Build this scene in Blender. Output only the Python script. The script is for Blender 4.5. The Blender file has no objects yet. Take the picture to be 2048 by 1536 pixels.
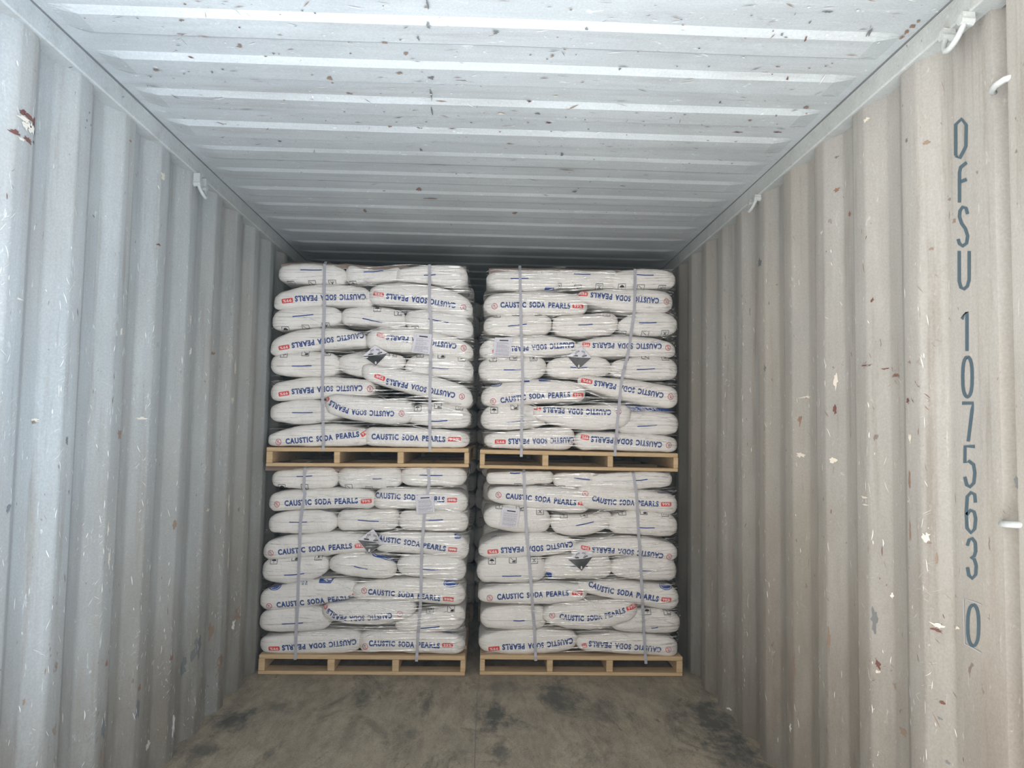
import bpy, bmesh, math, random
from mathutils import Vector, Matrix, noise

# ------------------------------------------------------------------ camera, sky, exposure
SC = bpy.context.scene
COL = SC.collection
CAM = Vector((0.0307, -1.65, 1.3028))
YAW, PIT, ROL, FPX = 0.0328, 0.0633, 0.0177, 1500.0
FWD = Vector((math.sin(YAW) * math.cos(PIT), math.cos(YAW) * math.cos(PIT), math.sin(PIT)))
_r = Vector((math.cos(YAW), -math.sin(YAW), 0)); _u = _r.cross(FWD)
RGT = _r * math.cos(ROL) + _u * math.sin(ROL)
UPV = -_r * math.sin(ROL) + _u * math.cos(ROL)
cd = bpy.data.cameras.new('camera'); cam = bpy.data.objects.new('camera', cd); COL.objects.link(cam)
cd.sensor_fit = 'HORIZONTAL'; cd.sensor_width = 36.0; cd.lens = 36.0 * FPX / 2048.0
cd.clip_start = 0.02
cam.matrix_world = Matrix(((RGT.x, UPV.x, -FWD.x, CAM.x), (RGT.y, UPV.y, -FWD.y, CAM.y),
                           (RGT.z, UPV.z, -FWD.z, CAM.z), (0, 0, 0, 1)))
SC.camera = cam
SC.view_settings.view_transform = 'Standard'
SC.view_settings.look = 'None'
SC.view_settings.gamma = 1.0
SC.view_settings.use_curve_mapping = False
SC.view_settings.exposure = 0.74
SC.cycles.use_denoising = True
SC.cycles.max_bounces = 12
SC.cycles.diffuse_bounces = 8
SC.cycles.transparent_max_bounces = 24
SC.cycles.caustics_reflective = False
SC.cycles.caustics_refractive = False

W = bpy.data.worlds.new('yard_daylight'); SC.world = W; W.use_nodes = True
nt = W.node_tree; nt.nodes.clear()
_o = nt.nodes.new('ShaderNodeOutputWorld'); _b = nt.nodes.new('ShaderNodeBackground')
_t = nt.nodes.new('ShaderNodeTexCoord'); _s = nt.nodes.new('ShaderNodeSeparateXYZ')
nt.links.new(_t.outputs['Generated'], _s.inputs[0])
def wramp(src, stops):
    m = nt.nodes.new('ShaderNodeMapRange'); m.inputs[1].default_value = -1; m.inputs[2].default_value = 1
    nt.links.new(src, m.inputs[0])
    r = nt.nodes.new('ShaderNodeValToRGB'); nt.links.new(m.outputs[0], r.inputs[0])
    e = r.color_ramp.elements
    while len(e) < len(stops): e.new(0.5)
    for el, (p, c) in zip(e, stops): el.position = p; el.color = (*c, 1)
    return r.outputs[0]
# open blue sky on the right hand of the door, a sunlit warm yard on its left
_rx = wramp(_s.outputs[0], [(0.0, (1.42, 1.35, 1.24)), (0.25, (1.12, 1.06, 0.98)), (0.45, (0.98, 0.94, 0.895)), (0.58, (0.98, 0.955, 0.92)), (0.78, (1.02, 1.07, 1.11)), (1.0, (1.2, 1.45, 1.8))])
_rz = wramp(_s.outputs[2], [(0.0, (1.95, 2.1, 2.36)), (0.30, (1.82, 1.9, 2.03)), (0.44, (1.4, 1.4, 1.4)), (0.60, (1.25, 1.25, 1.25)), (0.72, (0.8, 0.85, 0.92)), (1.0, (0.6, 0.66, 0.76))])
_m = nt.nodes.new('ShaderNodeMix'); _m.data_type = 'RGBA'; _m.blend_type = 'MULTIPLY'; _m.inputs[0].default_value = 1
nt.links.new(_rx, _m.inputs[6]); nt.links.new(_rz, _m.inputs[7])
nt.links.new(_m.outputs[2], _b.inputs[0]); _b.inputs[1].default_value = 1.5
nt.links.new(_b.outputs[0], _o.inputs[0])

def ray(px, py):
    return (FWD + RGT * ((px - 1024.0) / FPX) + UPV * ((768.0 - py) / FPX))
def at(px, py, ax, val):
    d = ray(px, py); t = (val - CAM[ax]) / d[ax]
    return CAM + d * t

# ------------------------------------------------------------------ helpers
R = random.Random(7)
def prop(o, label=None, cat=None, group=None, kind=None):
    if label: o['label'] = label
    if cat: o['category'] = cat
    if group: o['group'] = group
    if kind: o['kind'] = kind
    return o
def mesh_obj(name, verts, faces, mats, parent=None, mi=None, smooth=False, loc=None):
    me = bpy.data.meshes.new(name)
    if loc is not None:
        verts = [Vector(v) - loc for v in verts]
    me.from_pydata([tuple(v) for v in verts], [], faces)
    for m in (mats if isinstance(mats, (list, tuple)) else [mats]): me.materials.append(m)
    if mi:
        for p, k in zip(me.polygons, mi): p.material_index = k
    if smooth:
        for p in me.polygons: p.use_smooth = True
    me.update()
    o = bpy.data.objects.new(name, me); COL.objects.link(o)
    if parent is not None: o.parent = parent
    elif loc is not None: o.location = loc
    return o
def empty(name, loc):
    o = bpy.data.objects.new(name, None); o.location = loc; o.empty_display_size = 0.1; COL.objects.link(o); return o
class MB:
    def __init__(s): s.v = []; s.f = []; s.m = []
    def face(s, pts, m=0):
        n = len(s.v); s.v += [Vector(p) for p in pts]; s.f.append(tuple(range(n, n + len(pts)))); s.m.append(m)
    def box(s, x0, x1, y0, y1, z0, z1, m=0, bev=0.0):
        n = len(s.v)
        if bev <= 0:
            s.v += [Vector((x, y, z)) for z in (z0, z1) for y in (y0, y1) for x in (x0, x1)]
            for f in ((0, 2, 3, 1), (4, 5, 7, 6), (0, 1, 5, 4), (2, 6, 7, 3), (0, 4, 6, 2), (1, 3, 7, 5)):
                s.f.append(tuple(n + i for i in f)); s.m.append(m)
            return
        bm = bmesh.new(); bmesh.ops.create_cube(bm, size=1)
        for v in bm.verts:
            v.co = Vector(((x0 + x1) / 2 + v.co.x * (x1 - x0), (y0 + y1) / 2 + v.co.y * (y1 - y0), (z0 + z1) / 2 + v.co.z * (z1 - z0)))
        bmesh.ops.bevel(bm, geom=list(bm.edges), offset=bev, segments=1, affect='EDGES')
        bm.verts.index_update()
        s.v += [v.co.copy() for v in bm.verts]
        for f in bm.faces: s.f.append(tuple(n + v.index for v in f.verts)); s.m.append(m)
        bm.free()
    def tube(s, pts, r, seg=10, m=0):
        pts = [Vector(p) for p in pts]; n = len(s.v); up = None
        for i, p in enumerate(pts):
            d = (pts[min(i + 1, len(pts) - 1)] - pts[max(i - 1, 0)]).normalized()
            a = Vector((0, 0, 1)) if abs(d.z) < 0.9 else Vector((1, 0, 0))
            if up is None: up = d.cross(a).normalized()
            up = (up - d * up.dot(d)).normalized(); w = d.cross(up)
            for k in range(seg):
                t = 2 * math.pi * k / seg; s.v.append(p + (up * math.cos(t) + w * math.sin(t)) * r)
        for i in range(len(pts) - 1):
            for k in range(seg):
                a = n + i * seg + k; b = n + i * seg + (k + 1) % seg
                s.f.append((a, b, b + seg, a + seg)); s.m.append(m)
        s.f.append(tuple(n + k for k in range(seg))[::-1]); s.m.append(m)
        e = n + (len(pts) - 1) * seg
        s.f.append(tuple(e + k for k in range(seg))); s.m.append(m)
    def build(s, name, mats, parent=None, smooth=False, loc=None):
        return mesh_obj(name, s.v, s.f, mats, parent, s.m, smooth, loc)

# ------------------------------------------------------------------ materials
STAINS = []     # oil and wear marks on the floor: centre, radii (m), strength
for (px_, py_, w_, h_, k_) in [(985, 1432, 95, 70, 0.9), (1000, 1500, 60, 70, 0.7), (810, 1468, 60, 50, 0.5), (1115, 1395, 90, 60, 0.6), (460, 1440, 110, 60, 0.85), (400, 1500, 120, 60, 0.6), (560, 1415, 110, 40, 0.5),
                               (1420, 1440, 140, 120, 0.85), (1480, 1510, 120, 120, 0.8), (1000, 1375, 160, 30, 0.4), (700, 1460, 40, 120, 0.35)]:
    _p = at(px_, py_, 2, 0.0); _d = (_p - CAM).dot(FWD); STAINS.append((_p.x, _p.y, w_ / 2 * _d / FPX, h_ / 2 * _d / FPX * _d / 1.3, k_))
def mat(name, col=(0.5, 0.5, 0.5), rough=0.6, spec=0.3):
    m = bpy.data.materials.new(name); m.use_nodes = True
    b = m.node_tree.nodes['Principled BSDF']
    b.inputs['Base Color'].default_value = (*col, 1); b.inputs['Roughness'].default_value = rough
    b.inputs['Specular IOR Level'].default_value = spec
    return m, m.node_tree, b
def N(nt, t, **kw):
    n = nt.nodes.new(t)
    for k, v in kw.items(): setattr(n, k, v)
    return n
def tex(nt, kind='NOISE', scale=5, detail=4, rough=0.55, dist=0.0, vec=(1, 1, 1), rot=(0, 0, 0)):
    tc = N(nt, 'ShaderNodeTexCoord'); mp = N(nt, 'ShaderNodeMapping')
    mp.inputs['Scale'].default_value = vec; mp.inputs['Rotation'].default_value = rot
    nt.links.new(tc.outputs['Object'], mp.inputs[0])
    n = N(nt, 'ShaderNodeTexNoise')
    n.inputs['Scale'].default_value = scale; n.inputs['Detail'].default_value = detail
    n.inputs['Roughness'].default_value = rough; n.inputs['Distortion'].default_value = dist
    nt.links.new(mp.outputs[0], n.inputs['Vector']); return n.outputs[0]
def ramp(nt, src, stops):
    r = N(nt, 'ShaderNodeValToRGB'); nt.links.new(src, r.inputs[0]); e = r.color_ramp.elements
    while len(e) < len(stops): e.new(0.5)
    for el, (p, c) in zip(e, stops):
        el.position = p; el.color = (*c, 1) if isinstance(c, tuple) else (c, c, c, 1)
    return r.outputs[0]
def mixc(nt, fac, a, b, blend='MIX'):
    m = N(nt, 'ShaderNodeMix', data_type='RGBA', blend_type=blend)
    for sock, v in ((m.inputs[0], fac), (m.inputs[6], a), (m.inputs[7], b)):
        if isinstance(v, (int, float)): sock.default_value = v
        elif isinstance(v, tuple): sock.default_value = (*v, 1)
        else: nt.links.new(v, sock)
    return m.outputs[2]
def bump(nt, b, h, strength=0.3, dist=0.005):
    n = N(nt, 'ShaderNodeBump'); n.inputs['Strength'].default_value = strength; n.inputs['Distance'].default_value = dist
    nt.links.new(h, n.inputs['Height']); nt.links.new(n.outputs[0], b.inputs['Normal'])
def zval(nt, lo, hi):
    tc = N(nt, 'ShaderNodeTexCoord'); s = N(nt, 'ShaderNodeSeparateXYZ'); nt.links.new(tc.outputs['Object'], s.inputs[0])
    m = N(nt, 'ShaderNodeMapRange'); m.inputs[1].default_value = lo; m.inputs[2].default_value = hi
    nt.links.new(s.outputs[2], m.inputs[0]); return m.outputs[0]
def mul(nt, a, b):
    n = N(nt, 'ShaderNodeMath', operation='MULTIPLY')
    for s, v in zip(n.inputs, (a, b)):
        if isinstance(v, (int, float)): s.default_value = v
        else: nt.links.new(v, s)
    return n.outputs[0]

def paint(name, base, dust, vertical=True, dust_h=1.3, scratch=0.5):
    m, t, b = mat(name, base, 0.6, 0.3)
    sv = (1, 7, 0.4) if vertical else (0.35, 4, 4)
    c = mixc(t, ramp(t, tex(t, scale=1.1, detail=8, rough=0.65, dist=0.4), [(0.32, 0.0), (0.68, 1.0)]), tuple(x * 1.06 for x in base), tuple(x * 0.80 for x in base))
    st = tex(t, scale=3.5, detail=7, rough=0.65, vec=sv)
    c = mixc(t, ramp(t, st, [(0.52, 0.0), (0.75, 0.5)]), c, tuple(min(1, x * 1.25) for x in base))
    c = mixc(t, ramp(t, st, [(0.28, 0.6), (0.46, 0.0)]), c, dust)
    if vertical:
        wide = tex(t, scale=1.3, detail=6, rough=0.6, vec=(1, 2.2, 0.5))
        c = mixc(t, ramp(t, wide, [(0.46, 0.0), (0.66, 0.55)]), c, tuple(0.55 * x + 0.45 * y_ for x, y_ in zip(base, (0.36, 0.29, 0.21))))
        g = mul(t, ramp(t, zval(t, 0.0, dust_h), [(0.0, 1.0), (0.3, 0.75), (0.65, 0.4), (1.0, 0.15)]), ramp(t, tex(t, scale=2.2, detail=7, rough=0.65, vec=(1, 2, 0.6)), [(0.3, 0.3), (0.6, 1.0)]))
        c = mixc(t, g, c, dust)
        lo = mul(t, ramp(t, zval(t, 0.0, 0.7), [(0.0, 1.0), (1.0, 0.0)]), ramp(t, tex(t, scale=5, detail=6, rough=0.7, vec=(1, 3, 0.5)), [(0.5, 0.0), (0.66, 0.75)]))
        c = mixc(t, lo, c, (0.13, 0.12, 0.105))
    # small flaked spots and pale scuffs
    fl = tex(t, scale=46, detail=3, rough=0.6, dist=0.6, vec=(1, 1, 0.5) if vertical else (0.5, 1, 1))
    c = mixc(t, ramp(t, fl, [(0.70, 0.0), (0.73, 0.7)]), c, (0.12, 0.085, 0.07))
    sc = tex(t, scale=34, detail=4, rough=0.7, dist=1.0, vec=(1, 1.8, 0.4) if vertical else (0.6, 1.2, 1))
    c = mixc(t, ramp(t, sc, [(0.64, 0.0), (0.70, scratch)]), c, tuple(min(1, x * 1.75) for x in base))
    gr = tex(t, scale=160, detail=2, rough=0.6)
    c = mixc(t, 1.0, c, ramp(t, gr, [(0.3, 0.92), (0.7, 1.08)]), 'MULTIPLY')
    t.links.new(c, b.inputs['Base Color'])
    bump(t, b, tex(t, scale=7, detail=5), 0.3, 0.006)
    return m
M = {}
M['paint_left'] = paint('painted_steel_left', (0.325, 0.345, 0.34), (0.175, 0.147, 0.115))
M['paint_right'] = paint('painted_steel_right', (0.315, 0.307, 0.285), (0.165, 0.14, 0.113), dust_h=1.8, scratch=0.35)
M['paint_roof'] = paint('painted_steel_roof', (0.41, 0.44, 0.445), (0.28, 0.275, 0.265), vertical=False)
M['paint_rail'] = paint('painted_steel_rail', (0.39, 0.41, 0.40), (0.28, 0.26, 0.23), vertical=False, scratch=0.3)
def flat(name, col, rough=0.7, spec=0.2): M[name] = mat(name, col, rough, spec)[0]
flat('rust', (0.125, 0.06, 0.05), 0.9); flat('orange_rust', (0.215, 0.13, 0.095), 0.9); flat('primer', (0.56, 0.51, 0.43), 0.8)
flat('grime', (0.14, 0.145, 0.145), 0.85); flat('scratch', (0.62, 0.615, 0.58), 0.7); flat('brown_dirt', (0.22, 0.16, 0.12), 0.9)
flat('patch_blue', (0.265, 0.285, 0.285), 0.7); flat('patch_tan', (0.265, 0.235, 0.195), 0.8)
flat('number_paint', (0.06, 0.09, 0.11), 0.6); flat('pencil_grey', (0.30, 0.31, 0.32), 0.7)
flat('blue_ink', (0.028, 0.065, 0.215), 0.55); flat('red_ink', (0.62, 0.055, 0.05), 0.55); flat('white_ink', (0.78, 0.76, 0.74), 0.6)
flat('black_ink', (0.03, 0.03, 0.035), 0.6); flat('royal_blue_ink', (0.025, 0.075, 0.30), 0.5); flat('ring_red', (0.45, 0.05, 0.06), 0.55)
flat('navy_thread', (0.02, 0.05, 0.22), 0.7); flat('seam_fold', (0.46, 0.45, 0.43), 0.8)
flat('placard_black', (0.04, 0.042, 0.043), 0.35, 0.4); flat('paper', (0.66, 0.65, 0.70), 0.6); flat('print_grey', (0.30, 0.30, 0.33), 0.7)
flat('cardboard', (0.24, 0.185, 0.15), 0.9)
m, t, b = mat('grey_strap', (0.37, 0.37, 0.41), 0.4, 0.5); M['strap'] = m
# woven polypropylene sacking
m, t, b = mat('woven_sack', (0.74, 0.725, 0.70), 0.5, 0.35); M['sack'] = m
c = mixc(t, ramp(t, tex(t, scale=9, detail=4), [(0.3, 0.0), (0.7, 1.0)]), (0.79, 0.765, 0.725), (0.70, 0.67, 0.63))
oi = N(t, 'ShaderNodeObjectInfo'); c = mixc(t, mul(t, oi.outputs['Random'], 0.5), c, (0.70, 0.69, 0.675))
t.links.new(c, b.inputs['Base Color'])
wv = N(t, 'ShaderNodeTexNoise'); tc = N(t, 'ShaderNodeTexCoord'); mp = N(t, 'ShaderNodeMapping'); mp.inputs['Scale'].default_value = (1, 1, 1)
t.links.new(tc.outputs['Object'], mp.inputs[0]); t.links.new(mp.outputs[0], wv.inputs['Vector'])
wv.inputs['Scale'].default_value = 34; wv.inputs['Detail'].default_value = 5; wv.inputs['Distortion'].default_value = 1.2
cr = N(t, 'ShaderNodeTexNoise'); cr.noise_dimensions = '3D'; cr.noise_type = 'RIDGED_MULTIFRACTAL'; t.links.new(mp.outputs[0], cr.inputs['Vector'])
cr.inputs['Scale'].default_value = 11; cr.inputs['Detail'].default_value = 4; cr.inputs['Distortion'].default_value = 0.8
hh = N(t, 'ShaderNodeMath', operation='MULTIPLY_ADD'); t.links.new(cr.outputs[0], hh.inputs[0]); hh.inputs[1].default_value = 0.45; t.links.new(wv.outputs[0], hh.inputs[2])
bump(t, b, hh.outputs[0], 0.5, 0.008)
# pallet pine
m, t, b = mat('pale_pine', (0.55, 0.40, 0.23), 0.7, 0.2); M['pine'] = m
g = tex(t, scale=6, detail=6, rough=0.65, dist=0.8, vec=(0.8, 3, 14))
c = mixc(t, ramp(t, g, [(0.3, 0.0), (0.7, 1.0)]), (0.62, 0.46, 0.275), (0.46, 0.315, 0.17))
k = tex(t, scale=9, detail=2, vec=(1, 1, 2)); c = mixc(t, ramp(t, k, [(0.72, 0.0), (0.76, 0.8)]), c, (0.2, 0.11, 0.06))
t.links.new(c, b.inputs['Base Color']); bump(t, b, g, 0.2, 0.002)
# floor ply, worn and stained
m, t, b = mat('worn_plywood', (0.3, 0.27, 0.22), 0.75, 0.25); M['floor'] = m
c = mixc(t, ramp(t, tex(t, scale=3, detail=7, rough=0.7, vec=(2.0, 0.8, 1)), [(0.3, 0.0), (0.7, 1.0)]), (0.42, 0.355, 0.26), (0.235, 0.20, 0.15))
c = mixc(t, ramp(t, tex(t, scale=11, detail=7, rough=0.75, vec=(2.2, 0.6, 1)), [(0.45, 0.0), (0.72, 0.65)]), c, (0.145, 0.122, 0.095))
c = mixc(t, ramp(t, tex(t, scale=6, detail=6, rough=0.7, vec=(1.8, 0.9, 1)), [(0.55, 0.0), (0.72, 0.5)]), c, (0.44, 0.37, 0.27))
c = mixc(t, ramp(t, tex(t, scale=1.9, detail=8, rough=0.75, dist=0.8, vec=(1.6, 0.8, 1)), [(0.52, 0.0), (0.66, 0.8)]), c, (0.075, 0.072, 0.062))
c = mixc(t, ramp(t, tex(t, scale=16, detail=4, dist=0.7, vec=(1.4, 0.6, 1)), [(0.66, 0.0), (0.74, 0.7)]), c, (0.07, 0.068, 0.06))
c = mixc(t, 1.0, c, ramp(t, tex(t, scale=130, detail=3, rough=0.7), [(0.25, 0.72), (0.75, 1.25)]), 'MULTIPLY')
_tc = N(t, 'ShaderNodeTexCoord'); _rough = tex(t, scale=9, detail=6, rough=0.7, vec=(1.6, 0.8, 1))
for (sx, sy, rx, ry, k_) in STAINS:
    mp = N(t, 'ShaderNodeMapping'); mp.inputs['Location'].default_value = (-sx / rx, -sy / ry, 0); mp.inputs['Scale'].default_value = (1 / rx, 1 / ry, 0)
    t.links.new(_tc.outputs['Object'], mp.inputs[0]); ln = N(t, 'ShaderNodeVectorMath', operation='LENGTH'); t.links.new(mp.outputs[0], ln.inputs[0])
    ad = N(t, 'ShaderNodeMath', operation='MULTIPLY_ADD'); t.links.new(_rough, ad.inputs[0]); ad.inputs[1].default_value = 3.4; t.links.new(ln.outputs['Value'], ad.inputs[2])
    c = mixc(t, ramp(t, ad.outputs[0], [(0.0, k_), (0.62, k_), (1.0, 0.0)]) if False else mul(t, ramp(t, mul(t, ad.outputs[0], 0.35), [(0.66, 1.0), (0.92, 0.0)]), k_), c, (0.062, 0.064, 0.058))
t.links.new(c, b.inputs['Base Color']); bump(t, b, tex(t, scale=30, detail=5, vec=(2, 0.4, 1)), 0.25, 0.003)
# stretch film: clear, slightly milky where gathered, glossy
m = bpy.data.materials.new('stretch_film'); m.use_nodes = True; t = m.node_tree; t.nodes.clear(); M['film'] = m
out = N(t, 'ShaderNodeOutputMaterial'); tr = N(t, 'ShaderNodeBsdfTransparent'); gl = N(t, 'ShaderNodeBsdfGlossy'); df = N(t, 'ShaderNodeBsdfDiffuse')
gl.inputs['Roughness'].default_value = 0.16; gl.inputs['Color'].default_value = (1, 0.99, 0.97, 1); df.inputs['Color'].default_value = (0.85, 0.84, 0.82, 1)
n1 = tex(t, scale=30, detail=4, vec=(0.6, 1, 8))
bp = N(t, 'ShaderNodeBump'); bp.inputs['Strength'].default_value = 0.35; bp.inputs['Distance'].default_value = 0.006
t.links.new(n1, bp.inputs['Height']); t.links.new(bp.outputs[0], gl.inputs['Normal'])
ms = N(t, 'ShaderNodeMixShader'); ms.inputs[0].default_value = 0.5; t.links.new(gl.outputs[0], ms.inputs[1]); t.links.new(df.outputs[0], ms.inputs[2])
m2 = N(t, 'ShaderNodeMixShader')
t.links.new(ramp(t, tex(t, scale=16, detail=5, rough=0.7, vec=(0.7, 1, 5)), [(0.42, 0.06), (0.54, 0.30), (0.64, 0.9)]), m2.inputs[0])
t.links.new(tr.outputs[0], m2.inputs[1]); t.links.new(ms.outputs[0], m2.inputs[2]); t.links.new(m2.outputs[0], out.inputs[0])

# ------------------------------------------------------------------ container shell
LEN, ZT = 5.9, 2.393
XI, XO = 1.176, 1.212
PITCH = 0.278
def _raw_profile(y, phase):
    if y < phase: return XO
    d = (y - phase) % PITCH
    if d < 0.068: return XO - (XO - XI) * d / 0.068
    if d < 0.140: return XI
    if d < 0.208: return XI + (XO - XI) * (d - 0.140) / 0.068
    return XO
def wall_profile(y, phase):
    """distance of the corrugated sheet from the centre line, bends rolled to a small radius"""
    return sum(_raw_profile(y + k * 0.003, phase) for k in range(-2, 3)) / 5
PH = {-1: 0.4588 - PITCH, 1: 0.505 - PITCH}
class Wall(MB):
    pass
DEC = {}
SHELL = ['rust', 'orange_rust', 'primer', 'grime', 'scratch', 'brown_dirt', 'patch_blue', 'patch_tan']
def wall_point(side, y, z, off=0.0012):
    return Vector((side * (wall_profile(y, PH[side]) - off), y, z))
def make_wall(side):
    s = MB(); ys = [0.104]
    k = 0
    while True:
        y0 = PH[side] + PITCH * k
        if y0 > LEN: break
        for d in [q + e for q in (0, 0.068, 0.140, 0.208) for e in (-0.0075, 0, 0.0075)]:
            if ys[-1] < y0 + d < LEN: ys.append(y0 + d)
        k += 1
    ys.append(LEN)
    zs = [0.0, 2.345]
    n = 0
    for y in ys:
        for z in zs: s.v.append(Vector((side * wall_profile(y, PH[side]), y, z)))
    for i in range(len(ys) - 1):
        a = 2 * i; q = (a, a + 1, a + 3, a + 2)
        s.f.append(q if side < 0 else q[::-1]); s.m.append(0)
    # outer skin so the sheet has a thickness
    n = len(s.v)
    s.v += [Vector((side * (XO + 0.004), y, z)) for y in (ys[0], LEN) for z in zs]
    s.f.append((n, n + 2, n + 3, n + 1)); s.m.append(0)
    return s
WALLS = {-1: make_wall(-1), 1: make_wall(1)}
def roof_z(x, y):
    d = (y - 0.272) % 0.242 if y > 0.272 else 9
    a = 0.0
    if d < 0.022: a = d / 0.022
    elif d < 0.115: a = 1
    elif d < 0.145: a = 1 - (d - 0.115) / 0.03
    w = min(1.0, max(0.0, (1.135 - abs(x)) / 0.07))
    return ZT - (0.014 if y < 1.22 else 0.0075) * a * w
ROOF = MB()
def make_roof(s):
    ys = [-0.02, 0.15, 0.2719]; k = 0
    while 0.272 + 0.242 * k < LEN - 0.15:
        for d in (0, 0.011, 0.022, 0.115, 0.145): ys.append(0.272 + 0.242 * k + d)
        k += 1
    ys.append(LEN)
    xs = [-1.2, -1.165, -1.135, -1.1, -1.065, -0.7, -0.35, 0, 0.35, 0.7, 1.065, 1.1, 1.135, 1.165, 1.2]
    nx = len(xs)
    for y in ys:
        for x in xs: s.v.append(Vector((x, y, roof_z(x, y) + 0.004 * noise.noise(Vector((x * 1.3, y * 1.3, 3))))))
    for j in range(len(ys) - 1):
        for i in range(nx - 1):
            a = j * nx + i; s.f.append((a, a + nx, a + nx + 1, a + 1)); s.m.append(0)
    n = len(s.v); s.v += [Vector((x, y, ZT + 0.03)) for y in (-0.02, LEN) for x in (-1.25, 1.25)]
    s.f.append((n, n + 1, n + 3, n + 2)); s.m.append(0)
make_roof(ROOF)

# marks worn into the paint: flakes, rust, primer, grime (part of each sheet's own mesh)
def blotch(surf, px, py, w, h, key, ang=0.0, jag=0.6, n=19):
    """an irregular flake, w x h in photo pixels around (px, py), laid on the sheet"""
    if surf == 'roof':
        base = at(px, py, 2, ZT - 0.008); mb = ROOF
    elif surf == 'floor':
        base = at(px, py, 2, 0.0); mb = FLOOR
    else:
        base = at(px, py, 0, surf * (XI + 0.012)); mb = WALLS[surf]
    depth = (base - CAM).dot(FWD); sc = depth / FPX * (0.56 if surf != 'floor' and not key.startswith('patch') else 0.8)
    if surf == 'roof' or surf == 'floor':
        k = depth / abs(base.z - CAM.z)
        a, bb = w * sc, h * sc * k
    else:
        k = depth / abs(base.x - CAM.x)
        a, bb = w * sc * k, h * sc
    pts = []
    ph = R.random() * 9
    if key.startswith('patch'): jag = 0.16
    for i in range(n):
        th = 2 * math.pi * i / n
        r = 0.5 * (1 + jag * 1.6 * noise.noise(Vector((math.cos(th) * 1.7 + ph, math.sin(th) * 1.7, px * 0.37))) + jag * (R.random() - 0.5))
        u, v = r * a * math.cos(th), r * bb * math.sin(th)
        u, v = u * math.cos(ang) - v * math.sin(ang), u * math.sin(ang) + v * math.cos(ang)
        pts.append((u, v))
    mi = SHELL.index(key) + 1
    def P(u, v):
        if surf == 'roof': return Vector((base.x + u, base.y + v, roof_z(base.x + u, base.y + v) - 0.004))
        if surf == 'floor': return Vector((base.x + u, base.y + v, 0.0006))
        return wall_point(surf, base.y + u, max(0.004, base.z + v))
    c = P(0, 0); nn = len(mb.v); mb.v.append(c); mb.v += [P(u, v) for u, v in pts]
    for i in range(n):
        f = (nn, nn + 1 + i, nn + 1 + (i + 1) % n)
        mb.f.append(f); mb.m.append(mi)
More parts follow.
